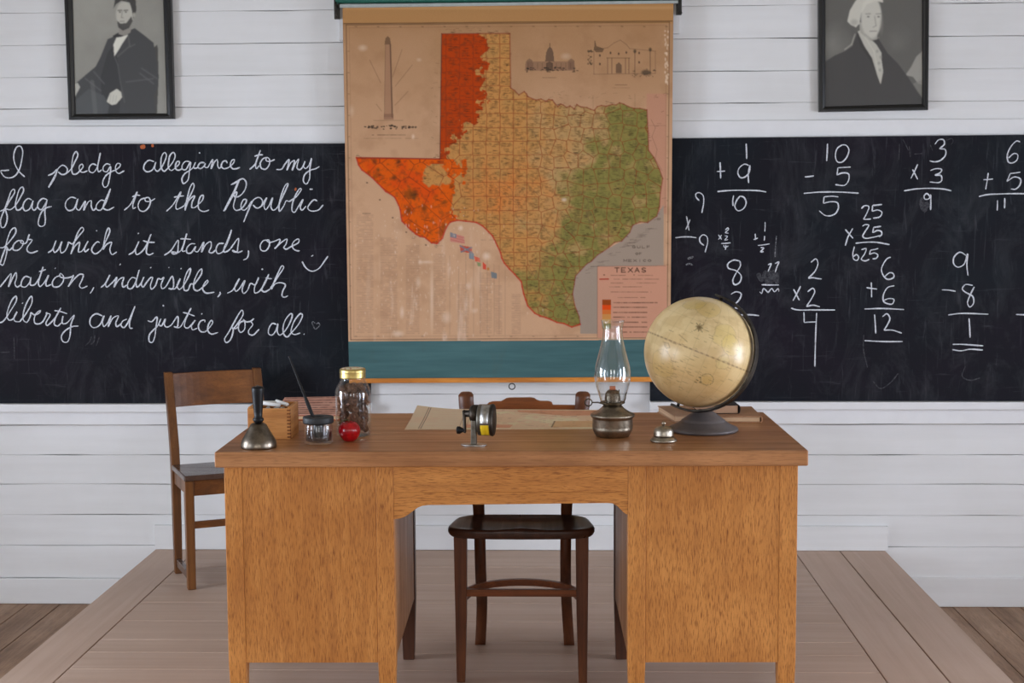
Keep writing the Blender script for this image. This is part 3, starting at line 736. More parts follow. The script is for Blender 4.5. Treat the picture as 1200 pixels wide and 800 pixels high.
# ------------------------------------------------------------------ the pull-down map
TEX = [(517.6, 39.6), (597.4, 39.3), (598.5, 103.2), (603, 106), (608, 111.3), (614.4, 107.4), (617, 110), (618.7, 113.4), (628, 117.2), (634, 116), (640, 118.7), (643, 116.5), (647.4, 117), (650, 121),
       (653.8, 125), (657, 122), (660, 123), (664, 126), (668, 124), (673, 127.8), (676, 122.5), (680, 125), (687.8, 126), (692, 128), (696.3, 129.3), (700, 125), (704.8, 123.6), (711, 124.5), (717.5, 122.3), (722, 123), (726, 120.4), (731, 122), (736.7, 125),
       (743, 127), (750, 127), (758, 128.7), (759.4, 153.8), (760, 176), (766.4, 184.6), (772.8, 198.4), (776.6, 209), (773.8, 226), (772.8, 242), (769.7, 253), (759, 260.6), (750, 260), (741.5, 263.8), (738, 272), (728.5, 282.3),
       (720, 284), (713.3, 289.8), (706, 295), (700.3, 298.5), (693, 306), (687.3, 309.3), (680, 317), (674.3, 323.4), (673, 333), (671, 344), (673.3, 357), (676, 364), (678.7, 371), (680, 380), (670, 383), (661, 379), (652.7, 377.6), (646, 374.5), (639.7, 372), (633, 370), (626.7, 366.8),
       (618.4, 358), (616, 351), (613.7, 344), (612, 336), (611, 330), (603, 321), (597, 315), (591, 308), (588, 302), (586.6, 296), (583, 288), (580, 282), (577, 276), (572.5, 271.4), (566, 265), (558.4, 260.6), (546, 259), (536.5, 258), (528, 260), (525, 263),
       (522.6, 267.5), (520, 274), (518.6, 279), (512, 285.3), (505.6, 284.5), (497.5, 278), (492, 277), (487, 274), (481, 269), (476, 264), (471, 259), (470, 254.5), (469, 246), (466, 238), (462.5, 231), (457, 227), (452, 224.4), (447, 219), (442, 214), (436, 208), (429, 202.5), (424, 199), (420, 193), (417.5, 184.6), (515.6, 186.2)]
def paint_map():
    P = Painter(398, 2, 794, 404, 1.75, (190, 150, 117))
    X, Y = P.X, P.Y; r = random.Random(11); full = (slice(None), slice(None))
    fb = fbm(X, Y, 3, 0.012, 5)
    P.blend(full, np.clip(0.85 - (Y - 30) / 250 + fb * 0.35, 0, 1), (156, 116, 78))          # browner towards the top
    P.blend(full, np.clip(fbm(X, Y, 4, 0.05, 4) * 0.5, 0, 0.25), (140, 100, 66))
    P.blend(full, np.clip((27.5 - Y) * 2, 0, 1), (166, 122, 76))                                # the hem
    P.blend(full, np.clip(1 - abs(Y - 9) / 3.0, 0, 1) * 0.35, (200, 160, 112))
    # the state to the east, and the gulf
    P.poly([(758, 110), (781, 110), (781, 250), (770, 252), (776, 209), (760, 176), (758, 128)], (178, 126, 102), 0.75)
    gulf = [(680, 383), (676, 364), (671, 344), (673, 333), (674.3, 323.4), (687.3, 309.3), (700, 298.5), (728.5, 282.3), (741.5, 263.8), (759, 260.6), (772, 249), (777.5, 240), (777.5, 312), (700, 312), (700, 391), (680, 391)]
    P.poly(gulf, (150, 132, 116), 1.0)
    inT = P.inside(TEX)
    # relief tints
    w1 = fbm(X, Y, 5, 0.05, 5) * 42
    east = np.clip((X + w1 - 692 + 0.43 * (Y - 130)) / 26, 0, 1)
    col = np.zeros((P.h, P.w, 3))
    L = lambda *c: np.array([lin(v) for v in c])
    tan, org, red, brt, grn, yel = L(184, 136, 84), L(182, 128, 70), L(168, 58, 8), L(204, 84, 8), L(118, 114, 56), L(174, 138, 90)
    mixw = np.clip((X + w1 * 1.2 - 610) / 60, 0, 1)[..., None]
    col[:] = org * (1 - mixw) + yel * mixw
    cen = np.clip(1 - np.hypot((X - 590) / 60, (Y - 225) / 38) + fbm(X, Y, 9, 0.06, 4) * 0.7, 0, 1)[..., None]
    col = col * (1 - cen * 0.6) + L(200, 110, 46) * cen * 0.6
    e = (east * (0.92 - np.clip(fbm(X, Y, 35, 0.07, 4) * 1.5 - 0.1, 0, 0.55)))[..., None]; col = col * (1 - e) + grn * e
    # panhandle
    pan = np.clip((566 + fbm(X, Y, 6, 0.11, 4) * 22 - np.clip(Y - 120, 0, 99) * 0.62 - X) / 2.0, 0, 1) * (Y < 192)
    p_ = pan[..., None]; col = col * (1 - p_) + red * p_
    # far west
    tw = np.clip((536 + fbm(X, Y, 7, 0.09, 4) * 26 - X) / 2.0, 0, 1) * (Y > 186)
    gap = np.clip((14 + fbm(X, Y, 8, 0.12, 3) * 10 - np.hypot((X - 512) * 0.75, Y - 205)) / 3, 0, 1)
    tw = np.clip(tw - gap, 0, 1)[..., None]
    col = col * (1 - tw) + brt * tw
    hi = np.clip(fbm(X, Y, 21, 0.09, 4) * 5 - 1.7, 0, 1)[..., None] * tw
    col = col * (1 - hi * 0.7) + L(110, 60, 16) * hi * 0.7
    dr = np.clip(fbm(X, Y, 22, 0.05, 3) * 3, 0, 1)[..., None] * tw * 0.6
    col = col * (1 - dr) + L(200, 62, 10) * dr
    P.im = np.where(inT[..., None], col, P.im)
    for (sx, sy, sr) in ((485, 227, 7), (497, 244, 5), (479, 246, 5), (462, 208, 4), (439, 189, 4), (467, 189, 3), (443, 199, 3)):
        P.spot(sx, sy, sr, sr * 1.2, (84, 52, 18), 0.75, 0.3)
    g2 = np.clip(fbm(X, Y, 31, 0.06, 4) * 2.4 - 0.1, 0, 1) * inT * (1 - pan) * (1 - tw[..., 0])
    P.blend(full, g2 * 0.42, (156, 122, 70))
    P.blend(full, np.clip(fbm(X, Y, 33, 0.3, 3) * 2.2, 0, 1) * inT * 0.40, (70, 52, 30))
    # counties: near-square in the west, skewed in the east
    sites = []
    yy = 44.0; k = 0
    while yy < 386:
        xx = 420.0; c2 = 0
        while xx < 780:
            j = 0.8 if xx < 640 else 4.8
            far = xx < 545 and yy > 186
            if not far or (c2 + k) % 3 == 0: sites.append((xx + r.uniform(-j, j) * (5 if far else 1), yy + r.uniform(-j, j) * (5 if far else 1)))
            xx += 15.8; c2 += 1
        yy += 16.2; k += 1
    d1 = np.full(X.shape, 1e9); d2 = d1.copy()
    for (sx, sy) in sites:
        sl = P.win(sx - 34, sy - 34, sx + 34, sy + 34)
        d = np.hypot(X[sl] - sx, Y[sl] - sy); A, B2 = d1[sl], d2[sl]
        d2[sl] = np.minimum(B2, np.maximum(A, d)); d1[sl] = np.minimum(A, d)
    cl = np.clip((1.1 - (d2 - d1)) / 0.9, 0, 1) * inT
    P.blend(full, cl * 0.78, (124, 44, 18))
    for (sx, sy) in sites:                                                     # place names, dots
        if P.inside(TEX, P.win(sx, sy, sx, sy)).any():
            for _ in range(12):
                a_, b_ = sx + r.uniform(-6, 3), sy + r.uniform(-6, 6)
                P.line([(a_, b_), (a_ + r.uniform(1.5, 5), b_ + r.uniform(-0.4, 0.4))], 0.5, (52, 32, 18), r.uniform(0.35, 0.8))
    for _ in range(46):                                                        # rivers and roads
        x, y = r.uniform(540, 760), r.uniform(120, 350); pts = [(x, y)]; an = r.uniform(0.2, 1.1)
        for _ in range(9):
            an += r.uniform(-0.5, 0.5); x += 5 * math.cos(an); y += 5 * math.sin(an); pts.append((x, y))
        if all(P.inside(TEX, P.win(px, py, px, py)).any() for px, py in pts[::4]):
            P.line(pts, 0.5, (104, 78, 60), 0.5)
    P.line(TEX + TEX[:1], 1.5, (122, 44, 26), 0.62)
    rio = TEX[TEX.index((680, 380)):]
    P.line(rio, 1.9, (184, 48, 26), 0.6)
    P.line([TEX[-2], TEX[-1], TEX[0]], 1.0, (70, 40, 24), 0.55)
    # border lines with ticks
    for ins, w_, a_ in ((0, 0.9, 0.75), (3.6, 0.6, 0.3)):
        P.line([(405.6 + ins, 29 + ins), (784.5 - ins, 26 + ins), (781.8 - ins, 395.5 - ins), (411 + ins, 398 - ins), (405.6 + ins, 29 + ins)], w_, (74, 50, 34), a_)
    P.line([(402, 27.6), (788, 24.6)], 1.1, (70, 46, 28), 0.8)
    for k in range(15):
        x = 416 + k * 26; P.line([(x, 31), (x + 2, 31.2)], 1.0, (80, 58, 40), 0.6); P.line([(x, 394), (x + 2, 394)], 0.9, (80, 58, 40), 0.5)
    for k in range(14): P.line([(407.6 + k * 0.2, 60 + k * 25), (409 + k * 0.2, 60 + k * 25)], 0.9, (80, 58, 40), 0.5); P.line([(781.5, 60 + k * 25), (783, 60 + k * 25)], 0.9, (80, 58, 40), 0.5)
    # drawing: a tall stone tower with light beams
    ink = (66, 46, 34)
    P.poly([(451.5, 52), (457, 52), (459.5, 137), (450.5, 137)], (150, 110, 84), 0.7)
    P.line([(457.3, 52), (459.6, 137)], 1.6, (84, 60, 48), 0.85); P.line([(451.5, 52), (450.3, 137)], 0.7, ink, 0.5)
    P.poly([(450.5, 52), (458, 52), (457, 45), (454.3, 42), (451.5, 45)], (84, 60, 44), 0.7)
    P.poly([(449.5, 133), (461, 133), (461, 140), (449.5, 140)], (120, 84, 66), 0.6)
    for a_, b_ in (((433, 70), (446, 97)), ((471, 58), (460, 90)), ((483, 76), (463, 101)), ((441, 122), (447, 130)), ((478, 107), (463, 123))):
        P.line([a_, b_], 0.9, (112, 82, 58), 0.5)
    P.line([(438, 141), (472, 141)], 0.6, ink, 0.5)
    for _ in range(60):
        x = r.uniform(425, 489); P.spot(x, 149 + r.uniform(-2.2, 2.2) * (1.2 - abs(x - 457) / 36), r.uniform(0.8, 2.2), r.uniform(0.5, 1.4), (36, 28, 24), 0.8)
    P.words(436, 475, 158, 0.9, ink, 0.7, r, 0.1); P.words(424, 490, 162, 0.6, ink, 0.5, r, 0.2)
    # drawing: a domed public building
    P.poly([(616, 72), (673, 72), (674, 83), (615, 83)], (134, 100, 76), 0.85)
    for x in (617, 666): P.poly([(x, 71), (x + 3.5, 68.5), (x + 7, 71), (x + 7, 82), (x, 82)], (118, 88, 68), 0.8)
    P.poly([(639, 72), (640, 62), (642, 57), (644.3, 55), (647, 57), (648.5, 62), (649.5, 72)], (96, 74, 58), 0.9)
    P.line([(644.3, 56), (644.3, 51)], 0.9, ink, 0.8)
    P.poly([(640, 83), (640, 74), (644, 72), (648, 74), (648, 83)], (84, 64, 50), 0.8)
    for k in range(10): P.line([(619 + k * 5.5, 74), (619 + k * 5.5, 80)], 0.6, ink, 0.5)
    for _ in range(48): P.spot(r.uniform(614, 677), r.uniform(79, 84.5), r.uniform(0.8, 2.0), r.uniform(0.6, 1.3), (46, 40, 32), 0.75)
    P.words(636, 652, 91, 0.8, ink, 0.6, r, 0.1)
    # drawing: an old stone church front
    P.line([(696, 58), (712, 56), (720, 50), (727, 47), (734, 52), (738, 57), (768, 60), (768, 86), (696, 87), (696, 58)], 0.7, ink, 0.5)
    for x in (712, 717, 733, 737): P.line([(x, 68), (x, 86)], 1.0, ink, 0.55)
    P.line([(711, 68), (738, 68)], 0.9, ink, 0.6)
    P.poly([(721.5, 86), (721.5, 76), (725, 73), (728.5, 76), (728.5, 86)], (92, 70, 54), 0.8)
    for x, y in ((715.5, 62), (725, 63), (734, 61.5), (703, 65), (703, 75), (749, 62), (749, 73)): P.spot(x, y, 1.3, 2.0, (52, 38, 30), 0.85)
    P.poly([(696, 58), (697, 46), (699, 54), (708, 57), (706, 61), (698, 61)], (70, 54, 40), 0.7)
    for _ in range(26): P.spot(r.uniform(689, 695), r.uniform(59, 76), r.uniform(0.7, 1.7), r.uniform(0.7, 1.7), (48, 42, 32), 0.6)
    for x, y in ((744, 60), (762, 58)): P.line([(x, y), (x, 88)], 0.8, (48, 38, 30), 0.7); P.spot(x, y, 2.4, 3, (48, 42, 32), 0.7)
    P.spot(757, 85, 7, 4.5, (48, 44, 36), 0.75)
    for _ in range(24): P.spot(r.uniform(735, 768), r.uniform(80, 90), r.uniform(0.7, 2), r.uniform(0.5, 1.2), (54, 46, 36), 0.5)
    P.words(721, 736, 99.5, 0.9, ink, 0.6, r, 0.05); P.words(718, 738, 103, 0.6, ink, 0.45, r, 0.1)
    # neighbouring rivers and towns
    for _ in range(60):
        x, y = r.choice([(r.uniform(505, 515), r.uniform(48, 180)), (r.uniform(600, 780), r.uniform(108, 116)), (r.uniform(761, 779), r.uniform(112, 250)), (r.uniform(520, 596), r.uniform(33, 37))])
        P.line([(x, y), (x + r.uniform(1, 5), y + r.uniform(-1.5, 1.5))], 0.5, ink, r.uniform(0.25, 0.6))
    P.line([(x + 0, y) for x, y in ((763, 140), (768, 150), (764, 160), (770, 175), (768, 186), (776, 200))], 0.6, ink, 0.4)
    P.line([(744, 110), (744, 128)], 0.5, ink, 0.4); P.line([(695, 112), (695, 127)], 0.5, ink, 0.35); P.line([(760, 147), (780, 147)], 0.5, ink, 0.35)
    for x, y in ((430, 214), (445, 234), (460, 255), (476, 272), (499, 287)): P.spot(x, y, 1.5, 1.2, (70, 52, 38), 0.8)
    # columns of small print
    for (x0, x1, y0) in ((418, 437, 252), (446, 465, 279), (476, 491, 288), (508, 522, 298), (536, 549, 334), (562, 576, 320), (580, 588, 335), (600, 610, 345)):
        y = y0
        while y < 391:
            P.words(x0, x1, y, 1.0, (112, 82, 66), 0.34, r, 0.12); y += 2.05
    for x in (527, 537.5, 546, 555, 563, 571, 579, 585, 592): P.line([(x, 300 + r.uniform(-10, 14)), (x, 392)], 0.5, (104, 74, 58), 0.4)
    P.words(425, 434, 250, 1.0, ink, 0.6, r, 0.1); P.words(560, 590, 281, 0.6, ink, 0.5, r, 0.15)
    # row of small flags
    P.poly([(527.5, 272), (544, 277), (544.5, 285.5), (527.5, 283)], (186, 118, 104), 0.9)
    for k in range(3): P.line([(528, 274.5 + k * 3), (544, 279 + k * 2.7)], 0.8, (170, 72, 62), 0.5)
    P.poly([(527.5, 272), (535, 274.3), (535, 279), (527.5, 277.5)], (112, 116, 122), 0.9)
    P.poly([(538.5, 287), (553, 289.5), (553.5, 296.5), (540, 295)], (178, 62, 46), 0.9)
    P.line([(539.5, 288), (553, 296)], 2.0, (104, 112, 118), 0.85); P.line([(552.5, 290), (540.5, 295)], 2.0, (104, 112, 118), 0.85)
    P.poly([(550, 296), (555.5, 297), (555.5, 304), (550, 303)], (104, 120, 130), 0.9)
    P.poly([(555.5, 300), (562, 302), (563, 307), (557, 306)], (196, 66, 38), 0.9)
    P.poly([(559, 307), (563.5, 308), (563.5, 312), (560, 312)], (96, 120, 62), 0.9)
    P.poly([(566, 307), (569.5, 310), (569.5, 316), (566, 315)], (196, 58, 40), 0.9)
    P.spot(572, 315, 2, 2.4, (176, 110, 44), 0.9); P.poly([(575, 318), (582, 320), (582.5, 326.5), (576, 325.5)], (98, 108, 112), 0.9)
    # legend
    P.poly([(700, 312), (782, 311), (782, 395), (700, 396)], (188, 136, 110), 1.0)
    P.line([(700, 395), (700, 312), (780, 311.3)], 0.6, (90, 62, 48), 0.6)
    P.letters('TEXAS', 720.5, 757, 313.8, 318.8, 1.0, (48, 30, 22), 0.95)
    P.line([(703, 327), (713, 326.8)], 1.5, (160, 36, 22), 0.9); P.spot(708, 322, 1.4, 1.0, ink, 0.7); P.spot(743, 322, 1.0, 1.0, ink, 0.7)
    for y, x0, x1 in ((322.5, 716, 733), (322.5, 748, 765), (327, 716, 772), (331.5, 716, 730), (331.5, 746, 769), (336, 714, 752), (342, 716, 763), (348.5, 724, 756)):
        P.words(x0, x1, y, 0.9, (84, 56, 44), 0.6, r, 0.1)
    for k, y in enumerate((354.5, 360, 366, 371.5, 377.5, 383, 389)):
        P.words(719, 758 + (k == 0) * 12, y, 1.3, (84, 56, 44), 0.75, r, 0.05)
    for (y0, y1, c_) in ((351, 357, (142, 64, 20)), (357, 363, (208, 68, 14)), (363, 368, (196, 104, 46)), (368, 374, (192, 132, 70)), (374, 379, (188, 148, 84)), (379, 385, (120, 116, 50))):
        P.poly([(705.5, y0), (716, y0), (716, y1), (705.5, y1)], c_, 1.0)
    P.letters('GULF', 741, 762, 288, 290.5, 0.7, (70, 56, 46), 0.75); P.letters('OF', 745, 752, 296, 298.3, 0.7, (70, 56, 46), 0.75); P.letters('MEXICO', 731, 763, 304, 306.5, 0.7, (70, 56, 46), 0.75)
    for _ in range(40):
        t_ = r.random(); x = 686 + t_ * 78; y = 312 - t_ * 52 + r.uniform(3, 9); P.line([(x, y), (x + r.uniform(3, 10), y - 0.5)], 0.5, (76, 64, 54), 0.5)
    # worn, rubbed places of the sheet
    streak = np.clip(fbm(X * 3.2, Y * 0.45, 41, 0.05, 4) * 2.6 - 0.55, 0, 1) * np.clip((Y - 250) / 90, 0, 1) * np.clip(1 - abs(X - 505) / 95, 0, 1)
    P.blend(full, streak * 0.6, (216, 192, 172))
    for (x, y, rx, ry, a_) in ((506, 350, 3, 48, 0.4), (471, 366, 3.5, 9, 0.5), (466, 391, 9, 5, 0.5), (490, 331, 4, 9, 0.35), (492, 307, 3, 4, 0.5), (570, 300, 6, 6, 0.6), (523, 372, 7, 9, 0.4), (500, 307, 10, 2.5, 0.4),
                               (540, 267, 3.5, 4, 0.6), (661, 234, 4, 3, 0.6), (425, 56, 7, 5, 0.35), (484, 160, 2.5, 4, 0.5), (663, 66, 8, 5, 0.25), (491, 70, 4, 3, 0.25), (549, 335, 4, 6, 0.4), (556, 364, 5, 4, 0.35), (412, 130, 4, 9, 0.2)):
        P.spot(x, y, rx, ry, (218, 196, 174), a_, 0.2)
    for _ in range(30): P.spot(781.5 + r.uniform(-2.2, 1.5), r.uniform(30, 100), r.uniform(0.8, 1.8), r.uniform(1, 3), (210, 184, 156), 0.6)
    for _ in range(220):
        x, y = r.gauss(500, 50), r.uniform(240, 395); P.spot(x, y, r.uniform(0.4, 1.0), r.uniform(0.6, 2.5), (208, 182, 160), 0.45)
    return P

MY = WY - 0.075
M_MAP = vcol('printed_map_sheet', 0.75, 0.15)
cm = at(596, 400, MY)
wall_map = thing('wall_map', 'large pull-down Texas map hanging between the two chalkboards', 'map', (cm.x, MY, cm.z))
invM = Matrix.Translation((-cm.x, -MY, -cm.z))
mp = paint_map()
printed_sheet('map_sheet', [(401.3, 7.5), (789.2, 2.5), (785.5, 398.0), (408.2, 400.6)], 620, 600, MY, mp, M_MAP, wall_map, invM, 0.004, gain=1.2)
M_TEAL = None
t = NT('teal_cloth')
n = t.noise(t.coord((2, 1, 30)), 1.0, 5, 0.6); n2 = t.noise(t.coord(), 7, 4, 0.6)
c = t.ramp(n, [(0.3, rgb(54, 84, 86, K)), (0.7, rgb(70, 102, 104, K))])
c = t.mix(t.ramp(n2, [(0.6, G(0)), (0.8, G(0.35))]), c, rgb(74, 78, 66, K))
M_TEAL = t.done(c, 0.75, 0, 0.2)
quad_slab(MB(), [(408.2, 400.2), (785.5, 397.6), (785, 442.5), (409.5, 444.5)], MY - 0.0008, MY + 0.0006).xf(invM).build('cloth_band', M_TEAL, wall_map, 0, label='teal cloth band along the bottom of the map')
M_SLAT = wood('orange_slat_wood', rgb(140, 80, 24, K), rgb(196, 122, 48, K), rgb(214, 146, 68, K), 'x', 0.4, 0.3, 0.3)
quad_slab(MB(), [(409, 443.5), (786, 441.5), (786, 447.2), (409, 449)], MY - 0.008, MY + 0.008).xf(invM).build('bottom_slat', M_SLAT, wall_map, 0.002)
M_STEEL = metal('dull_steel', rgb(96, 98, 100), rgb(150, 152, 154), 0.42)
M_DKSTEEL = metal('dark_steel', rgb(52, 50, 48), rgb(90, 86, 80), 0.45)
M_GREEN = plain('green_enamel', rgb(40, 92, 78, K), 0.45, 0, 0.4)
M_GREYBAR = plain('grey_painted_metal', rgb(150, 156, 154, K), 0.45, 0.2, 0.4)
m = MB(); a, b = at(393, 0, MY), at(798, -4, MY)
m.tube([(a.x, MY + 0.012, a.z + 0.004), (b.x, MY + 0.012, b.z + 0.004)], 0.017, 20)
m.xf(invM).build('roller', M_GREEN, wall_map, label='green roller at the top of the map')
quad_slab(MB(), [(398, 5.0), (795, 0.4), (795, 3.8), (398, 9)], MY - 0.007, MY + 0.007).xf(invM).build('top_bar', M_GREYBAR, wall_map, 0.001)
for px, py in ((393.5, 12), (796.5, 7)):
    q = at(px, py, MY); m = MB()
    m.box(q.x - 0.010, q.x + 0.010, MY + 0.02, MY + 0.0395, q.z - 0.03, q.z + 0.06)
    m.box(q.x - 0.005, q.x + 0.005, MY - 0.004, MY + 0.03, q.z + 0.01, q.z + 0.02)
    m.tube([(q.x, MY - 0.004, q.z + 0.03), (q.x, MY - 0.008, q.z + 0.01), (q.x, MY - 0.006, q.z - 0.015), (q.x + 0.006, MY - 0.004, q.z - 0.03)], 0.005, 8)
    m.xf(invM).build('hook_bracket', M_DKSTEEL, wall_map)
q = at(600, 452.5, MY); m = MB()
m.tube([(q.x + 0.012 * math.cos(a_), MY - 0.004, q.z + 0.012 * math.sin(a_)) for a_ in [2 * math.pi * k / 24 for k in range(25)]], 0.0022, 8, cap=False)
m.xf(invM).build('pull_ring', M_DKSTEEL, wall_map)

# ------------------------------------------------------------------ two framed portraits
def paint_left():
    P = Painter(70, -50, 210, 140, 2.2, (128, 126, 118)); full = (slice(None), slice(None))
    X, Y = P.X, P.Y
    P.blend(full, np.clip(0.5 + fbm(X, Y, 51, 0.02, 4) * 0.9 - (X - 100) / 160, 0, 1) * 0.5, (158, 156, 146))
    P.blend(full, np.clip((Y - 60) / 100, 0, 1) * 0.25, (96, 96, 94))
    coat, dk = (62, 62, 62), (46, 46, 47)
    P.poly([(176, 60), (184, 52), (185, 56), (186, 90), (184, 134), (172, 134)], (52, 50, 48), 0.9)        # chair back
    P.poly([(84, 134), (86, 100), (100, 88), (112, 78), (118, 66), (126, 46), (139, 40), (158, 33), (170, 42), (180, 50), (183, 70), (186, 92), (184, 104), (180, 112), (182, 134)], coat, 1)
    P.poly([(120, 134), (118, 90), (126, 62), (134, 52), (138, 72), (142, 100), (140, 134)], dk, 0.7)
    P.poly([(134, 66), (133, 52), (137, 43), (147, 38), (150, 41), (144, 50), (138, 60)], (196, 194, 182), 1)   # shirt front
    P.poly([(132, 42), (138, 38.5), (146, 38), (149, 41), (141, 43.5), (134, 44)], (44, 44, 44), 1)            # bow tie
    P.line([(150, 40), (152, 54), (138, 66)], 1.6, (84, 84, 82), 0.8); P.line([(152, 55), (158, 52)], 1.2, (90, 90, 88), 0.7)
    P.line([(134, 66), (138, 76), (141, 96), (146, 120)], 0.9, (96, 96, 94), 0.6)
    for a_, b_ in (((166, 80), (184, 92)), ((164, 86), (180, 98)), ((148, 96), (180, 92)), ((110, 84), (122, 98)), ((100, 92), (118, 106))): P.line([a_, b_], 1.6, (92, 92, 92), 0.5)
    P.poly([(84, 116), (86, 99), (91, 97), (94, 102), (88, 113)], (172, 170, 160), 0.9)                          # hand at the edge
    P.poly([(125, 119), (129, 109), (137, 104), (142, 108), (143, 114), (136, 122), (131, 123)], (182, 180, 168), 1)
    for k in range(3): P.line([(130 + k * 3.2, 111 + k * 0.6), (128.5 + k * 3.4, 120)], 0.6, (120, 118, 110), 0.6)
    P.poly([(84, 134), (88, 118), (104, 104), (122, 112), (128, 124), (126, 134)], (76, 78, 78), 0.8)
    P.line([(108, 96), (112, 134)], 5, (110, 110, 108), 0.3)
    # head turned a little, short dark hair and beard
    P.poly([(139, 40), (140, 30), (154, 28), (153, 38), (146, 42)], (128, 124, 116), 1)
    P.spot(146, 17, 11, 17, (168, 165, 154), 1.0, 0.82)
    P.poly([(133, 10), (135, -2), (142, -8), (153, -7), (159, 0), (160, 12), (156, 22), (154.5, 12), (152, 3), (142, 1), (136, 5)], (52, 50, 48), 0.95)
    P.poly([(137, 24), (141, 27.5), (148, 27), (154, 19), (155.5, 25), (151, 33), (144, 36), (138.5, 32)], (60, 58, 55), 0.95)
    P.spot(157, 17.5, 1.9, 3.6, (150, 146, 136), 1.0, 0.5)
    for x in (140.5, 147.5): P.line([(x - 2.2, 12.3), (x + 2.2, 12)], 1.5, (66, 62, 58), 0.8); P.spot(x, 14.2, 1.7, 1.1, (58, 54, 50), 0.85)
    P.line([(143.4, 13.5), (142.3, 20.5), (144.6, 21)], 1.1, (112, 107, 99), 0.7); P.line([(140.6, 25), (145.6, 24.8)], 0.9, (92, 82, 76), 0.8)
    P.blur(0.55)
    return P
def paint_right():
    P = Painter(955, -50, 1095, 136, 2.2, (88, 86, 81)); full = (slice(None), slice(None))
    X, Y = P.X, P.Y
    P.blend(full, np.clip(0.7 - np.hypot((X - 976) / 40, (Y - 52) / 40) + fbm(X, Y, 61, 0.03, 4) * 0.4, 0, 1) * 0.75, (132, 130, 122))
    P.blend(full, np.clip(0.5 - np.hypot((X - 1050) / 42, (Y - 52) / 40) + fbm(X, Y, 62, 0.03, 4) * 0.4, 0, 1) * 0.5, (118, 116, 110))
    P.poly([(1061, 88), (1068, 78), (1074, 66), (1083, 58), (1083, 100), (1076, 98), (1070, 90)], (146, 143, 134), 0.8)    # pale drapery
    P.poly([(1070, 98), (1083, 92), (1083, 118)], (120, 118, 110), 0.6)
    coat = (64, 62, 60)
    P.poly([(966, 128), (967, 72), (978, 65), (990, 60), (999, 54), (1004, 40), (1010, 36), (1030, 46), (1040, 62), (1052, 74), (1064, 90), (1074, 106), (1083, 118), (1083, 128)], coat, 1)
    P.poly([(1004, 38), (1011, 34), (1018, 50), (1024, 62), (1030, 85), (1033, 100), (1026, 84), (1018, 68), (1008, 54)], (56, 54, 52), 0.9)
    P.line([(1002, 40), (998, 52), (990, 58)], 1.3, (160, 157, 146), 0.7)
    P.poly([(1005, 37), (1010, 34), (1018, 44), (1027, 52), (1033, 62), (1033, 70), (1035, 84), (1032, 99), (1028, 88), (1022, 68), (1013, 54)], (168, 165, 154), 1)   # neckcloth
    for x, y in ((1028, 60), (1032, 67), (1030, 74), (1031, 82)): P.spot(x, y, 2.2, 2.6, (128, 125, 116), 0.6)
    P.line([(1014, 44), (1024, 60), (1029, 84)], 1.0, (188, 185, 172), 0.6)
    # head turned to the side of the pale drapery, grey hair tied back
    P.poly([(1008, 38), (1007, 26), (1028, 30), (1028, 46), (1020, 48)], (150, 147, 137), 1)
    P.spot(1021, 20, 13, 27, (176, 173, 162), 1.0, 0.84)
    P.poly([(993, 25), (996, 12), (1002, 2), (1012, -8), (1024, -9), (1034, -4), (1035, 3), (1026, 1), (1016, 5), (1009, 16), (1007, 28), (1003, 32), (997, 29)], (186, 183, 171), 0.9)
    P.spot(1001, 26, 6, 5, (150, 147, 138), 0.8, 0.4); P.spot(1000, 36, 4, 7, (84, 82, 78), 0.7, 0.3)
    for x in (1017.5, 1029.5): P.line([(x - 2.8, 16.4), (x + 2.6, 16)], 1.2, (110, 106, 98), 0.75); P.spot(x, 19.6, 2.0, 1.3, (72, 69, 64), 0.85)
    P.line([(1025, 19), (1026.6, 30), (1023.2, 32)], 1.2, (122, 118, 109), 0.7); P.line([(1019.4, 36.6), (1027.4, 36.4)], 1.1, (108, 100, 94), 0.8)
    P.spot(1033, 28, 3, 16, (132, 128, 120), 0.5, 0.1); P.line([(1014, 40), (1022, 47), (1030, 44)], 1.4, (128, 124, 116), 0.5)
    P.blur(0.6)
    return P
M_FRAME = plain('black_frame_lacquer', rgb(22, 21, 21), 0.30, 0, 0.5, 0.2)
M_PORT = vcol('portrait_print', 0.5, 0.35, 0.05, 500)
M_BACK = plain('backing_board', rgb(120, 96, 70), 0.8)
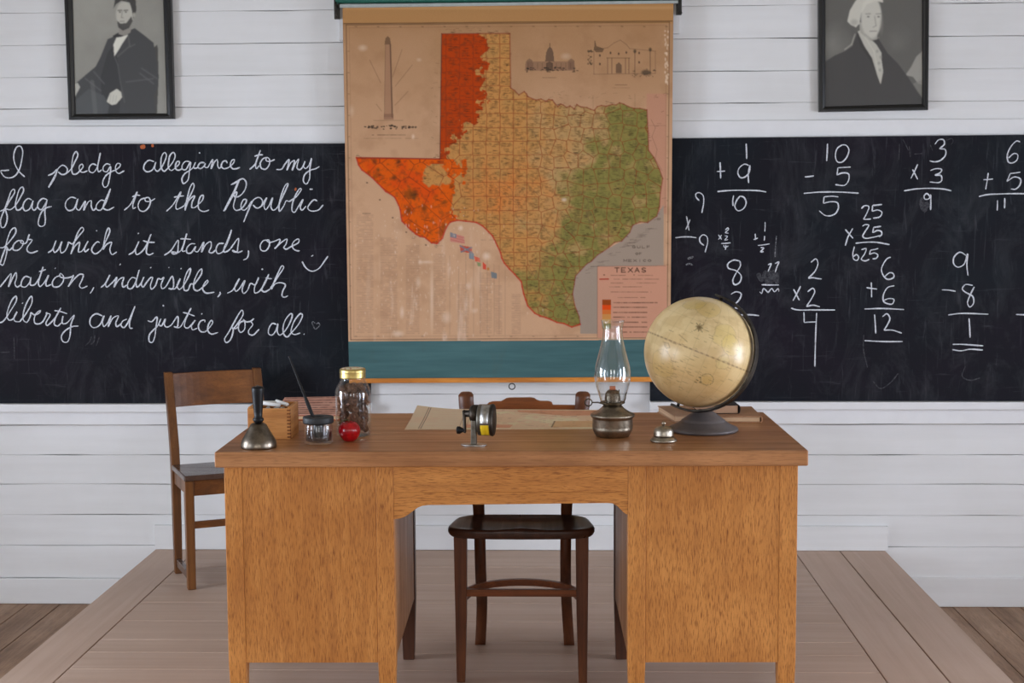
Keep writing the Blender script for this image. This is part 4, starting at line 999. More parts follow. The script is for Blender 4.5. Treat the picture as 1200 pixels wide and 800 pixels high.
def framed(label, outer, inner, paint):
    FY = WY - 0.030
    ctr = at((outer[0][0] + outer[2][0]) / 2, outer[2][1], FY)
    root = thing('framed_portrait', label, 'picture', (ctr.x, FY, ctr.z)); inv = Matrix.Translation((-ctr.x, -FY, -ctr.z))
    O = [at(x, y, FY) for x, y in outer]; I = [at(x, y, FY) for x, y in inner]
    m = MB(); n = 4
    ring = lambda pts, dy: [(p.x, FY + dy, p.z) for p in pts]
    mid = [(o * 0.45 + i * 0.55) for o, i in zip(O, I)]
    layers = [ring(O, 0.029), ring(O, 0.004), ring([o * 0.9 + i * 0.1 for o, i in zip(O, I)], 0.0), ring([o * .55 + i * .45 for o, i in zip(O, I)], 0.0), ring([o * .5 + i * .5 for o, i in zip(O, I)], 0.003), ring([o * .12 + i * .88 for o, i in zip(O, I)], 0.006), ring(I, 0.010), ring(I, 0.029)]
    b = len(m.v)
    for Lr in layers: m.v += Lr
    for a_ in range(len(layers)):
        c2 = (a_ + 1) % len(layers)
        for k in range(4):
            j = (k + 1) % 4; m.f.append((b + a_ * 4 + k, b + a_ * 4 + j, b + c2 * 4 + j, b + c2 * 4 + k)); m.sm.append(False)
    m.xf(inv).build('frame', M_FRAME, root)
    ex = [(inner[0][0] - 0.6, inner[0][1] - 0.6), (inner[1][0] + 0.6, inner[1][1] - 0.6), (inner[2][0] + 0.6, inner[2][1] + 0.6), (inner[3][0] - 0.6, inner[3][1] + 0.6)]
    printed_sheet('portrait', ex, 230, 330, FY + 0.013, paint, M_PORT, root, inv, gain=1.35)
    quad_slab(MB(), ex, FY + 0.0145, FY + 0.027).xf(inv).build('backing', M_BACK, root)
framed('black framed portrait above the left chalkboard, seated man in a dark suit', [(73.6, -32), (199, -32), (203.3, 139), (80.2, 140.2)], [(83.5, -23), (189.8, -23), (195, 132.6), (87.2, 133.4)], paint_left())
framed('black framed portrait above the right chalkboard, man with pale hair and neckcloth', [(959.3, -36), (1089.5, -36), (1088, 128.6), (960.3, 131)], [(967.8, -27), (1081.6, -27), (1081.8, 121.6), (967.8, 124.6)], paint_right())

# ------------------------------------------------------------------ the desk
DT = 0.76                                            # height of the desk top
fl, fr = onz(250, 530, DT), onz(947, 526.5, DT)
DW = 1.533; DD = 0.705
drot = math.radians(1.0)
dcx = (fl.x + fr.x) / 2; dfy = (fl.y + fr.y) / 2 - 0.004
desk = thing('teacher_desk', 'large oak double pedestal teacher desk with arched kneehole', 'desk', (dcx, dfy, 0), drot)
def dl(px, py, off):                                 # desk-local x of a pixel on the front plane
    p = at(px, py, dfy + off); return (p.x - dcx) / math.cos(drot), p.z
hw = DW / 2
MB().box(-hw, hw, 0, DD, DT - 0.041, DT).build('desk_top', M_TOP, desk, 0.004, 3)
L0 = dl(264, 560, .02)[0]; L1 = dl(461, 560, .02)[0]; R0 = dl(736.5, 560, .02)[0]; R1 = dl(936.5, 560, .02)[0]
zb = dl(360, 775.5, .02)[1]
FY0, BY0 = 0.022, DD - 0.022; LG = 0.046; ZT = DT - 0.0412
def pedestal(x0, x1):
    for xa in (x0, x1 - LG):
        for ya in (FY0, BY0 - LG):
            t_ = 0.006; sec = lambda e, z: [(xa + e, ya + e, z), (xa + LG - e, ya + e, z), (xa + LG - e, ya + LG - e, z), (xa + e, ya + LG - e, z)]
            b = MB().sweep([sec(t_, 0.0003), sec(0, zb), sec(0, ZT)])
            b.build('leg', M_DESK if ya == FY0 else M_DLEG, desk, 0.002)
    MB().box(x0 + LG + .0004, x1 - LG - .0004, FY0 + 0.0018, FY0 + 0.02, zb, ZT - 0.001).build('front_panel', M_DESK, desk, 0.001)
    for xa, xb in ((x0 + 0.003, x0 + 0.018), (x1 - 0.018, x1 - 0.003)):
        MB().box(xa, xb, FY0 + LG + .0004, BY0 - LG - .0004, zb, ZT - 0.001).build('side_panel', M_DESKIN, desk, 0.001)
    for k in range(3):                               # drawers open towards the chair
        z0 = zb + 0.006 + k * (ZT - zb - 0.012) / 3; z1 = z0 + (ZT - zb - 0.012) / 3 - 0.006
        d = MB().box(x0 + LG + 0.002, x1 - LG - 0.002, BY0 - 0.03, BY0 - 0.006, z0, z1).build('drawer_front', M_DESKX, desk, 0.002)
        xm = (x0 + x1) / 2
        MB().tube([(xm - 0.04, BY0 - 0.006, (z0 + z1) / 2), (xm - 0.035, BY0 + 0.014, (z0 + z1) / 2), (xm + 0.035, BY0 + 0.014, (z0 + z1) / 2), (xm + 0.04, BY0 - 0.006, (z0 + z1) / 2)], 0.005, 8).build('drawer_pull', M_DLEG, d)
    MB().box(x0 + LG, x1 - LG, FY0 + 0.021, BY0 - 0.031, zb + 0.0005, zb + 0.010).build('pedestal_bottom', M_DESKIN, desk)
pedestal(L0, L1); pedestal(R0, R1)
zr = dl(600, 577, .02)[1]; za = dl(600, 592, .02)[1]; zc = dl(600, 607, .02)[1]
MB().box(L1 + .0004, R0 - .0004, FY0 + 0.001, FY0 + 0.024, zr + 0.0003, ZT - 0.001).build('knee_rail', M_DESKX, desk, 0.001)
prof = [(461, 608), (468, 607.5), (474, 605.5), (480, 602), (485, 598), (490, 594.5), (495, 592.5), (502, 591.7), (600, 591), (712, 590), (718, 590.6), (723, 593), (727, 597), (731, 601), (734, 603), (736.5, 604)]
pl = [dl(x, y, .02) for x, y in prof]
pl[0] = (L1 + .0004, pl[0][1]); pl[-1] = (R0 - .0004, pl[-1][1])
MB().prism([(R0 - .0004, zr), (L1 + .0004, zr)] + pl, FY0 + 0.0018, FY0 + 0.024).build('arched_apron', M_DESKX, desk, 0.0008)
MB().box(L1 + 0.001, R0 - 0.001, BY0 - 0.03, BY0 - 0.006, ZT - 0.09, ZT - 0.002).build('centre_drawer', M_DESKX, desk, 0.002)

# ------------------------------------------------------------------ chair in the kneehole
fL, fR, rL, rR = onz(540.5, 798, 0), onz(683, 798, 0), onz(556, 758, 0), onz(671, 758, 0)
ccx = (fL.x + fR.x) / 2; cfy = 4.0; crY = 4.345
chair = thing('wooden_chair', 'dark wooden chair with saddle seat tucked behind the desk', 'chair', (ccx, (cfy + crY) / 2, 0))
oy = (cfy + crY) / 2
SH = at(609, 620.5, 3.96).z
def cl(px, py, Y): p = at(px, py, Y); return (p.x - ccx, Y - oy, p.z)
# seat: a rounded trapezoid with a hollow
SEATF, SEATB = 3.955 - oy, onz(609, 602.5, SH).y - oy
def seat_outline(k, off=0.0):
    hwf, hwb = 0.224, 0.190
    pts = []
    N = 72
    for i in range(N):
        a = 2 * math.pi * i / N
        ca, sa = math.cos(a), math.sin(a)
        e = 0.42
        x = math.copysign(abs(ca) ** e, ca); y = math.copysign(abs(sa) ** e, sa)
        v = (y + 1) / 2
        w = hwf * (1 - v) + hwb * v
        yy = SEATF + (SEATB - SEATF) * v - (0.012 * (1 - x * x) if y < 0 else 0)
        pts.append(((w - off) * x * k, (SEATF + SEATB) / 2 + (yy - (SEATF + SEATB) / 2) * k * (1 - off * 2)))
    return pts
m = MB(); rings = []
TH = 0.026
spec = [(0.0, -TH), (1.0 - 0.04, -TH), (0.985, -TH + 0.005), (1.0, -TH + 0.012), (1.0, -0.006), (0.985, -0.0005), (0.95, 0.001), (0.85, -0.003), (0.65, -0.010), (0.4, -0.013), (0.0, -0.013)]
prev = None
for k, dz in spec:
    if k == 0:
        cur = [len(m.v)]; m.v.append((0, (SEATF + SEATB) / 2, SH + dz))
    else:
        cur = list(range(len(m.v), len(m.v) + 72)); o_ = seat_outline(k)
        for i, (x, y) in enumerate(o_):
            ridge = 0.006 * math.exp(-(x / 0.035) ** 2) * (1 if (y < (SEATF + SEATB) / 2 and 0.3 < k < 0.99 and dz > -0.02) else 0)
            m.v.append((x, y, SH + dz + ridge))
    if prev:
        for i in range(72):
            j = (i + 1) % 72
            if len(prev) == 1: m.f.append((prev[0], cur[j], cur[i]))
            elif len(cur) == 1: m.f.append((prev[i], prev[j], cur[0]))
            else: m.f.append((prev[i], prev[j], cur[j], cur[i]))
            m.sm.append(True)
    prev = cur
m.build('seat', M_SEATD, chair)
def sq(c, a, b):                                     # horizontal square section
    return [(c[0] - a, c[1] - b, c[2]), (c[0] + a, c[1] - b, c[2]), (c[0] + a, c[1] + b, c[2]), (c[0] - a, c[1] + b, c[2])]
XF = (fR.x - fL.x) / 2
for s in (-1, 1):
    x1, x0 = s * (XF + 0.0), s * (XF - 0.002)
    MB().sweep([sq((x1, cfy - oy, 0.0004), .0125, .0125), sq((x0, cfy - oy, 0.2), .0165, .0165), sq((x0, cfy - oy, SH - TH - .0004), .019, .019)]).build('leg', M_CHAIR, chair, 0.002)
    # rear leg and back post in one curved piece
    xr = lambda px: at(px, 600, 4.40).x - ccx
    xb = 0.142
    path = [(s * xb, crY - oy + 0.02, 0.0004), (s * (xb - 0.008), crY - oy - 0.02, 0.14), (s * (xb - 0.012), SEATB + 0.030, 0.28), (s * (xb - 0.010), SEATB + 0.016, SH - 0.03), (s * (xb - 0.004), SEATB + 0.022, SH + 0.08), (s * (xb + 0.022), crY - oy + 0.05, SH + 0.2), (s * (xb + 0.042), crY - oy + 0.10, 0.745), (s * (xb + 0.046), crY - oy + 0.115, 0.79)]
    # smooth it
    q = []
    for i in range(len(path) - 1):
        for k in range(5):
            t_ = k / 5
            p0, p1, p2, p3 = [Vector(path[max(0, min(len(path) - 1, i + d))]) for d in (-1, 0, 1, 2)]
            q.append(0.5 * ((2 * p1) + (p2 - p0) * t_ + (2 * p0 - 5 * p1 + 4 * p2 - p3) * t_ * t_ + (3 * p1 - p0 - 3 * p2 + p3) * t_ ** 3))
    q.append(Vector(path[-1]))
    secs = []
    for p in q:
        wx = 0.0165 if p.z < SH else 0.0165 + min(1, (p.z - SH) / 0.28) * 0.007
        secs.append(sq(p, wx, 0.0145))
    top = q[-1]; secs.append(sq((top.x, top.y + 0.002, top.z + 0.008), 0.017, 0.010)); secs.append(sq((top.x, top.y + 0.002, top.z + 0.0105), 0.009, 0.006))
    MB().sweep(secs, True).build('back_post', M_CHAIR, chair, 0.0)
# crest rail, stepped along its top edge
cp = [(541, 478.5), (569, 478), (570.5, 474), (573, 471.5), (577, 470.3), (587, 470), (590.5, 468.2), (593.5, 466.4), (597, 465.9), (622, 465.6), (626, 466.2), (629, 468.4), (633, 469.7), (643, 469.8), (646.5, 470.8), (648, 474.3), (675, 474.6), (676, 512), (541, 512)]
Yc = crY + 0.102
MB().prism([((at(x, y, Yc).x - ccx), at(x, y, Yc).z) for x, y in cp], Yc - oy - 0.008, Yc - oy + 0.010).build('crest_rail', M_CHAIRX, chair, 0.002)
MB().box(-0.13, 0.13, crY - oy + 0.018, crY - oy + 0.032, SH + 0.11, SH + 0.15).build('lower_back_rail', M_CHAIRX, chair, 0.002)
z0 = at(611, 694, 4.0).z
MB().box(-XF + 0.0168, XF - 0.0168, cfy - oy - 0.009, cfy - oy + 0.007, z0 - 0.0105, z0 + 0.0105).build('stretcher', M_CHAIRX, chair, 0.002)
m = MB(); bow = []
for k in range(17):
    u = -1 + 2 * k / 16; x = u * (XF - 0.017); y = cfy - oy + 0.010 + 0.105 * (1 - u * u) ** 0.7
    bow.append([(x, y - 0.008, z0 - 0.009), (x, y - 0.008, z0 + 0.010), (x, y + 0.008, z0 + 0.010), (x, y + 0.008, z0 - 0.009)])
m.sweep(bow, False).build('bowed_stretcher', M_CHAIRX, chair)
for s in (-1, 1):
    MB().tube([(s * (XF - 0.004), cfy - oy + 0.017, 0.24), (s * 0.130, SEATB + 0.02, 0.24)], 0.010, 4).build('side_stretcher', M_CHAIR, chair, 0.001)

# ------------------------------------------------------------------ chair standing left of the desk
FLp = onz(224.5, 690, 0); BLp = onz(209, 671, 0)
sc2 = thing('wooden_chair', 'brown wooden chair with broad back panel left of the desk', 'chair', (FLp.x, FLp.y, 0), 0)
b_ = Vector((0.905, 0.425, 0)).normalized(); f_ = Vector((BLp.x - FLp.x, BLp.y - FLp.y, 0)); DEP = f_.length; f_.normalize()
# chair axes: u to its right along the front, w towards its back
def cw(u, w, z): q = b_ * u + f_ * w; return (q.x, q.y, z)
WF, WB = 0.372, 0.345
SEAT2 = at(222, 556.5, FLp.y).z
def post(u, w, ua, wa, sx, sy, z0, z1, name, mat, mid=None):
    secs = []
    for (uu, ww, zz, k) in ([(u, w, z0, 0.9)] + (mid or []) + [(ua, wa, z1, 1.0)]):
        secs.append([cw(uu - sx * k, ww - sy * k, zz), cw(uu + sx * k, ww - sy * k, zz), cw(uu + sx * k, ww + sy * k, zz), cw(uu - sx * k, ww + sy * k, zz)])
    return MB().sweep(secs).build(name, mat, sc2, 0.0025)
for u in (0, WF): post(u, 0, u, 0, 0.0165, 0.0165, 0.0004, SEAT2 - 0.021, 'leg', M_CHAIRL)
top2 = at(203, 434, BLp.y + 0.09).z
lean = 0.10
for u in (0.0, WB):
    post(u, DEP, u, DEP + lean, 0.0155, 0.017, 0.0004, top2 - 0.006, 'back_post', M_CHAIRL, [(u, DEP, 0.2, 1.0), (u, DEP, SEAT2 - 0.04, 1.05), (u, DEP + 0.012, SEAT2 + 0.06, 1.05)])
# back panel, slightly curved
zt2 = top2 - 0.012; zb2 = zt2 - 0.128
m = MB(); secs = []
for k in range(13):
    t_ = k / 12; u = 0.0155 + (WB - 0.031) * t_; c_ = 0.020 * (1 - (2 * t_ - 1) ** 2)
    wb_ = DEP + lean * 0.74 + c_; wt_ = DEP + lean * 0.985 + c_
    secs.append([cw(u, wb_ - 0.008, zb2), cw(u, wt_ - 0.008, zt2), cw(u, wt_ + 0.008, zt2), cw(u, wb_ + 0.008, zb2)])
m.sweep(secs, False).build('back_panel', M_CHAIRLX, sc2, 0.0015)
# seat
m = MB()
P4 = [cw(-0.02, -0.022, 0), cw(WF + 0.02, -0.022, 0), cw(WB + 0.018, DEP - 0.0185, 0), cw(-0.018, DEP - 0.0185, 0)]
m.hexa([(p[0], p[1], SEAT2 - 0.020) for p in P4] + [(p[0], p[1], SEAT2) for p in P4])
M_SEATL = wood('worn_grey_seat_wood', rgb(48, 34, 28, K), rgb(76, 56, 46, K), rgb(104, 82, 72, K), 'x', 0.22, 0.3, 0.4, 1.0, 26, off=12)
m.build('seat', M_SEATL, sc2, 0.005, 3)
def rail(u0, w0, u1, w1, z0, z1, h, name, mat=None):
    d = Vector(cw(u1, w1, 0)) - Vector(cw(u0, w0, 0)); n = Vector((-d.y, d.x, 0)).normalized() * h
    a, b = Vector(cw(u0, w0, 0)), Vector(cw(u1, w1, 0))
    v = [a - n, b - n, b + n, a + n]
    return MB().hexa([(p.x, p.y, z0) for p in v] + [(p.x, p.y, z1) for p in v]).build(name, mat or M_CHAIRL, sc2, 0.002)
ap = rail(0.017, 0, WF - 0.017, 0, SEAT2 - 0.078, SEAT2 - 0.0205, 0.009, 'front_apron', M_CHAIRLX)
rail(0.0, 0.017, 0.0, DEP - 0.018, SEAT2 - 0.074, SEAT2 - 0.0205, 0.009, 'side_apron')
rail(WF, 0.017, WB, DEP - 0.018, SEAT2 - 0.074, SEAT2 - 0.0205, 0.009, 'side_apron')
zs2 = at(245, 612, FLp.y + 0.05).z
rail(0.015, 0, WF - 0.015, 0, zs2 - 0.013, zs2 + 0.013, 0.007, 'stretcher', M_CHAIRLX)
rail(0.0, 0.015, 0.0, DEP - 0.016, 0.030, 0.060, 0.009, 'side_stretcher', M_SEATL); rail(WF, 0.015, WB, DEP - 0.016, 0.030, 0.060, 0.009, 'side_stretcher', M_SEATL)
rail(0.015, DEP, WB - 0.015, DEP, SEAT2 - 0.07, SEAT2 - 0.02, 0.009, 'rear_apron')

# ------------------------------------------------------------------ things on the desk
def stand(px, py, r):                                # base centre of a round thing whose near rim is at this pixel
    p = onz(px, py, DT); d = Vector((p.x, p.y, 0)).normalized(); return (p.x + d.x * r, p.y + d.y * r, DT + 0.0003)

# hand bell
M_BELL = metal('tarnished_bell_metal', rgb(88, 80, 70), rgb(146, 134, 120), 0.26, 18)
M_BLACK = plain('black_painted_wood', rgb(14, 14, 17), 0.42, 0, 0.3, 0.2, 60)
o = thing('hand_bell', 'tarnished metal hand bell with black handle on the desk corner', 'bell', stand(303.5, 527.5, 0.046))
MB().lathe([(0.040, 0.0004), (0.0460, 0.0), (0.0470, 0.002), (0.0468, 0.008), (0.0452, 0.017), (0.0410, 0.026), (0.0350, 0.036), (0.0290, 0.046), (0.0240, 0.055), (0.0210, 0.061), (0.0165, 0.0645), (0, 0.065), (0, 0.061), (0.018, 0.057), (0.028, 0.046), (0.036, 0.024), (0.044, 0.006), (0.040, 0.0004)], 56).build('bell_cup', M_BELL, o)
MB().lathe([(0, 0.0651), (0.009, 0.0651), (0.012, 0.068), (0.0145, 0.073), (0.0140, 0.077), (0.0105, 0.081), (0.0115, 0.095), (0.0138, 0.125), (0.0155, 0.148), (0.0162, 0.156), (0.0148, 0.1605), (0.009, 0.162), (0, 0.1625)], 32).build('handle', M_BLACK, o)
MB().lathe([(0, 0.1626), (0.004, 0.1626), (0.004, 0.1645), (0, 0.166)], 12).build('finial', M_BELL, o)
MB().tube([(0, 0, 0.056), (0, 0, 0.02), (0, 0, 0.008)], [0.002, 0.002, 0.007], 10).build('clapper', M_DKSTEEL, o)

# wooden box with chalk
p = onz(291, 514.5, DT); q = onz(340, 515, DT); bx0, bx1 = p.x, q.x; by0 = (p.y + q.y) / 2; BD, BH = 0.125, 0.088
M_BOX = wood('box_pine', rgb(130, 76, 32, K), rgb(172, 112, 58, K), rgb(196, 138, 80, K), 'x', 0.45, 0.35, 0.35, 2.5, 40, off=3.3)
M_BOXY = wood('box_pine_ends', rgb(138, 84, 38, K), rgb(184, 124, 66, K), rgb(204, 148, 88, K), 'y', 0.45, 0.35, 0.35, 2.5, 40, off=3.9)
M_ENDG = plain('box_end_grain', rgb(112, 64, 28, K), 0.6, 0, 0.3)
box = thing('wooden_box', 'small open wooden box with finger joints beside the hand bell', 'box', ((bx0 + bx1) / 2, by0 + BD / 2, DT + 0.0003))
wb2 = (bx1 - bx0) / 2; T_ = 0.008
MB().box(-wb2, wb2, -BD / 2, -BD / 2 + T_, 0, BH - 0.003).build('front_side', M_BOX, box, 0.001)
MB().box(-wb2, wb2, BD / 2 - T_, BD / 2, 0, BH).build('rear_side', M_BOX, box, 0.001)
for s in (-1, 1):
    x0, x1 = (s * wb2, s * (wb2 - T_)) if s < 0 else (wb2 - T_, wb2)
    e = MB().box(x0, x1, -BD / 2 + T_ + .0002, BD / 2 - T_ - .0002, 0, BH).build('end_side', M_BOXY, box, 0.001)
MB().box(-wb2 + T_ + .0002, wb2 - T_ - .0002, -BD / 2 + T_ + .0002, BD / 2 - T_ - .0002, 0.0005, 0.006).build('box_bottom', M_BOX, box)
m = MB()
for k in range(9):                                   # the dark joint fingers on the front corner
    z = 0.004 + k * 0.0092
    m.box(wb2 - T_ - 0.0002, wb2 + 0.0006, -BD / 2 - 0.0006, -BD / 2 + T_ * 0.98, z, z + 0.0044)
m.build('finger_joint', M_ENDG, box, label='dark end grain of the corner joint')
M_CHSTICK = plain('white_chalk_stick', (0.80, 0.79, 0.77, 1), 0.9, 0, 0.1, 0.06, 80)
rb = random.Random(5); mesh0 = None
k = 0
for lay in range(6):
    for i in range(4):
        pz = 0.0155 + lay * 0.0118; ln = rb.uniform(0.052, 0.072)
        x = -wb2 + 0.022 + i * 0.0195 + rb.uniform(-.002, .002); y = rb.uniform(-0.012, 0.012); an = rb.uniform(-0.12, 0.12)
        if mesh0 is None:
            c0 = MB().lathe([(0, -0.031), (0.0042, -0.031), (0.0052, -0.030), (0.0054, 0.03), (0.0045, 0.031), (0, 0.031)], 14).xf(Matrix.Rotation(math.pi / 2, 4, 'X')).build('chalk_stick', M_CHSTICK); mesh0 = c0
        else:
            c0 = mesh0.copy(); COL.objects.link(c0)
        c0.location = (box.location.x + x, box.location.y + y, DT + pz); c0.rotation_euler = (0, 0, an)
        tag(c0, 'white chalk stick lying in the small wooden box', 'chalk', 'chalk sticks in the wooden box')
        k += 1
for (x, y, rz, ry) in ((-0.006, -0.01, 1.2, 0.12), (0.022, 0.012, 0.7, -0.1), (-0.026, 0.02, 1.9, 0.1)):
    c0 = mesh0.copy(); COL.objects.link(c0); c0.location = (box.location.x + x, box.location.y + y, DT + 0.0905); c0.rotation_euler = (0.06, ry, rz)
    tag(c0, 'white chalk stick lying in the small wooden box', 'chalk', 'chalk sticks in the wooden box')

# inkwell and pen
M_GLASS = thin_glass('clear_glass', (0.965, 0.972, 0.972, 1), 0.8)
M_INK = plain('smoky_ink', rgb(52, 52, 54), 0.2, 0, 0.5, 0.3, 40)
M_RUBBER = plain('dark_grey_rubber', rgb(44, 46, 48), 0.5, 0, 0.4, 0.15)
pos = stand(373.5, 521.5, 0.038)
o = thing('inkwell', 'round glass inkwell with dark grey lid beside the red apple', 'inkwell', pos)
MB().lathe([(0, 0.0), (0.0355, 0.0), (0.0375, 0.002), (0.0380, 0.006), (0.0380, 0.050), (0.0365, 0.0535), (0.0345, 0.0535), (0.0352, 0.050), (0.0352, 0.010), (0.033, 0.007), (0, 0.007)], 48).build('glass_jar', M_GLASS, o)
MB().lathe([(0, 0.0072), (0.033, 0.0072), (0.0350, 0.010), (0.0350, 0.030), (0, 0.030)], 40).build('ink', thin_glass('thin_ink_wash', (0.50, 0.50, 0.52, 1), 0.8), o, label='grey ink wash in the glass jar')
MB().lathe([(0.0085, 0.0535), (0.0385, 0.0537), (0.0408, 0.055), (0.0412, 0.058), (0.0412, 0.069), (0.0400, 0.0715), (0.034, 0.0725), (0.017, 0.0715), (0.0125, 0.069), (0.0085, 0.060), (0.0085, 0.0535)], 48).build('lid', M_RUBBER, o, label='dark grey lid with a centre hole')
MB().lathe([(0.0078, 0.060), (0.0130, 0.053), (0.0150, 0.047), (0.0135, 0.018), (0.0120, 0.016), (0.0125, 0.018), (0.0140, 0.046), (0.0072, 0.058), (0.0078, 0.060)], 32).build('dip_cup', M_INK, o)
pen0 = Vector((pos[0] + 0.0035, pos[1], DT + 0.024)); hole = at(373.5, 490, pos[1]); tip = at(338.5, 417, pos[1] + 0.02)
d_ = (tip - pen0)
o = thing('dip_pen', 'slim black dip pen leaning out of the glass inkwell', 'pen', pen0)
P_ = lambda t_: d_ * t_
MB().tube([P_(0.20), P_(0.23), P_(0.34), P_(0.42), P_(0.5), P_(0.75), P_(0.97), P_(0.99), P_(1.0)], [0.0034, 0.0044, 0.0054, 0.0050, 0.0036, 0.0030, 0.0024, 0.0026, 0.0016], 14).build('pen_holder', M_BLACK, o)
MB().tube([P_(0.0), P_(0.02), P_(0.12), P_(0.20)], [0.0004, 0.0009, 0.0028, 0.0028], 10).build('nib', M_DKSTEEL, o)

# apple
t = NT('red_apple_skin')
n = t.noise(t.coord((1, 1, 0.35)), 60, 4, 0.6)
M_APPLE = t.done(t.ramp(n, [(0.3, rgb(120, 4, 12, K)), (0.7, rgb(176, 10, 20, K))]), 0.07, 0, 0.6)
ap_ = thing('red_apple', 'shiny red apple on the desk in front of the glass jar', 'apple', stand(409.6, 518.3, 0.018))
pr = []
for k in range(29):
    a = -math.pi / 2 + math.pi * k / 28
    r_ = 0.0298 * math.cos(a) * (1 + 0.10 * math.sin(a)); z = 0.0270 + 0.0300 * math.sin(a)
    dip = math.exp(-(r_ / 0.008) ** 2)
    z += -0.009 * dip if a > 0 else 0.004 * dip
    pr.append((max(r_, 0.0), z))
pr[0] = (0, pr[0][1]); pr[-1] = (0, pr[-1][1])
zmin = min(z for _, z in pr); pr = [(r_, z - zmin) for r_, z in pr]
MB().lathe(pr, 48).build('flesh', M_APPLE, ap_)
M_STEM = plain('brown_stem', rgb(86, 62, 34, K), 0.7); M_LEAF = plain('green_leaf', rgb(70, 104, 44, K), 0.5, 0, 0.4)
zt_ = pr[-1][1]
MB().tube([(0, 0, zt_ - 0.001), (-0.001, 0, zt_ + 0.006), (-0.004, 0, zt_ + 0.012)], [0.0011, 0.0012, 0.0016], 8).build('stem', M_STEM, ap_)
lf = MB(); secs = []
for k in range(9):
    t_ = k / 8; w_ = 0.0062 * math.sin(math.pi * min(max(t_, 0.03), 0.97)); x = -0.004 - 0.024 * t_; z = zt_ + 0.009 + 0.006 * t_ - 0.014 * t_ * t_
    secs.append([(x, -w_, z + 0.0012), (x, 0, z), (x, w_, z + 0.0012), (x, 0, z + 0.0006)])
lf.sweep(secs, True).build('leaf', M_LEAF, ap_)

# preserving jar of cones
pos = stand(414.5, 513, 0.049)
jar = thing('glass_jar', 'tall glass preserving jar of brown cones with gold lid', 'jar', pos)
MB().lathe([(0, 0.0), (0.042, 0.0), (0.0475, 0.003), (0.0495, 0.010), (0.0495, 0.112), (0.0488, 0.122), (0.0455, 0.134), (0.0400, 0.145), (0.0352, 0.152), (0.0335, 0.157), (0.0335, 0.176), (0.0318, 0.176), (0.0318, 0.157), (0.0335, 0.151), (0.038, 0.1435), (0.0435, 0.133), (0.0466, 0.121), (0.0473, 0.112), (0.0473, 0.012), (0.045, 0.006), (0.040, 0.004), (0, 0.004)], 64).build('jar_body', M_GLASS, jar)
M_GOLD = metal('gold_tin', rgb(190, 158, 84), rgb(226, 204, 138), 0.28, 12)
MB().lathe([(0.0337, 0.160), (0.0352, 0.160), (0.0362, 0.1625), (0.0352, 0.165), (0.0362, 0.1685), (0.0352, 0.172), (0.0362, 0.176), (0.0358, 0.183), (0.0340, 0.1862), (0.0300, 0.1868), (0.0300, 0.1855), (0.0337, 0.183), (0.0337, 0.160)], 56).build('screw_band', M_GOLD, jar, label='gold screw band')
t = NT('lid_print')
n = t.noise(t.coord(), 110, 2, 0.5)
M_LIDD = t.done(t.ramp(n, [(0.36, rgb(150, 30, 34, K)), (0.44, rgb(222, 206, 168, K)), (0.62, rgb(226, 214, 180, K)), (0.70, rgb(70, 80, 52, K))]), 0.4, 0.2)
MB().lathe([(0, 0.1855), (0.0298, 0.1855), (0.0298, 0.1872), (0.027, 0.1880), (0, 0.1882)], 48).build('lid_disc', M_LIDD, jar, label='cream lid disc with red flecks')
# small dried cones, each its own object
M_CONE = wood('dry_cone', rgb(30, 16, 12, K), rgb(112, 68, 48, K), rgb(190, 142, 110, K), 'z', 0.7, 0.4, 0.5, 110, 160, off=2.2)
def cone_mesh():
    m = MB()
    m.lathe([(0, -0.012), (0.006, -0.010), (0.0075, 0), (0.005, 0.010), (0, 0.0125)], 12)
    for row in range(6):
        z = -0.010 + row * 0.0042; R_ = 0.0075 + 0.0042 * math.sin(math.pi * (row + 1) / 7.5); n_ = 8
        for i in range(n_):
            a = 2 * math.pi * (i + 0.5 * (row % 2)) / n_
            ca, sa = math.cos(a), math.sin(a); ta = Vector((-sa, ca, 0)) * 0.0034; ro = Vector((ca, sa, 0))
            a0 = ro * 0.005 + Vector((0, 0, z)); tipp = ro * R_ + Vector((0, 0, z + 0.0034)); 
            mid = (a0 + tipp) / 2
            b0 = len(m.v)
            m.v += [tuple(a0), tuple(mid + ta + Vector((0, 0, .0004))), tuple(tipp), tuple(mid - ta + Vector((0, 0, .0004))), tuple(mid + Vector((0, 0, -0.0016)))]
            for f in ((0, 1, 2), (0, 2, 3), (0, 4, 1), (1, 4, 2), (2, 4, 3), (3, 4, 0)):
                m.f.append(tuple(b0 + j for j in f)); m.sm.append(False)
    return m
cone0 = None; rb = random.Random(12)
for lay in range(7):
    n_ = 6 + (1 if lay % 2 else 0)
    for i in range(n_):
        if i == 0: r_, a = 0.004, 0
        else: r_, a = 0.0315 if lay < 5 else (0.030 if lay < 6 else 0.025), 2 * math.pi * i / (n_ - 1) + lay * 0.6
        x, y, z = r_ * math.cos(a), r_ * math.sin(a), 0.0185 + lay * 0.0190 + rb.uniform(-.001, .001)
        if cone0 is None: c0 = cone0 = cone_mesh().build('seed_cone', M_CONE)
        else: c0 = cone0.copy(); COL.objects.link(c0)
        s_ = rb.uniform(0.92, 1.06); c0.scale = (s_, s_, s_)
        c0.location = (pos[0] + x, pos[1] + y, pos[2] + z); c0.rotation_euler = (rb.uniform(0, 6), rb.uniform(0, 6), rb.uniform(0, 6))
        tag(c0, 'small dry brown cone inside the gold lidded glass jar', 'cone', 'dry cones in the glass jar')

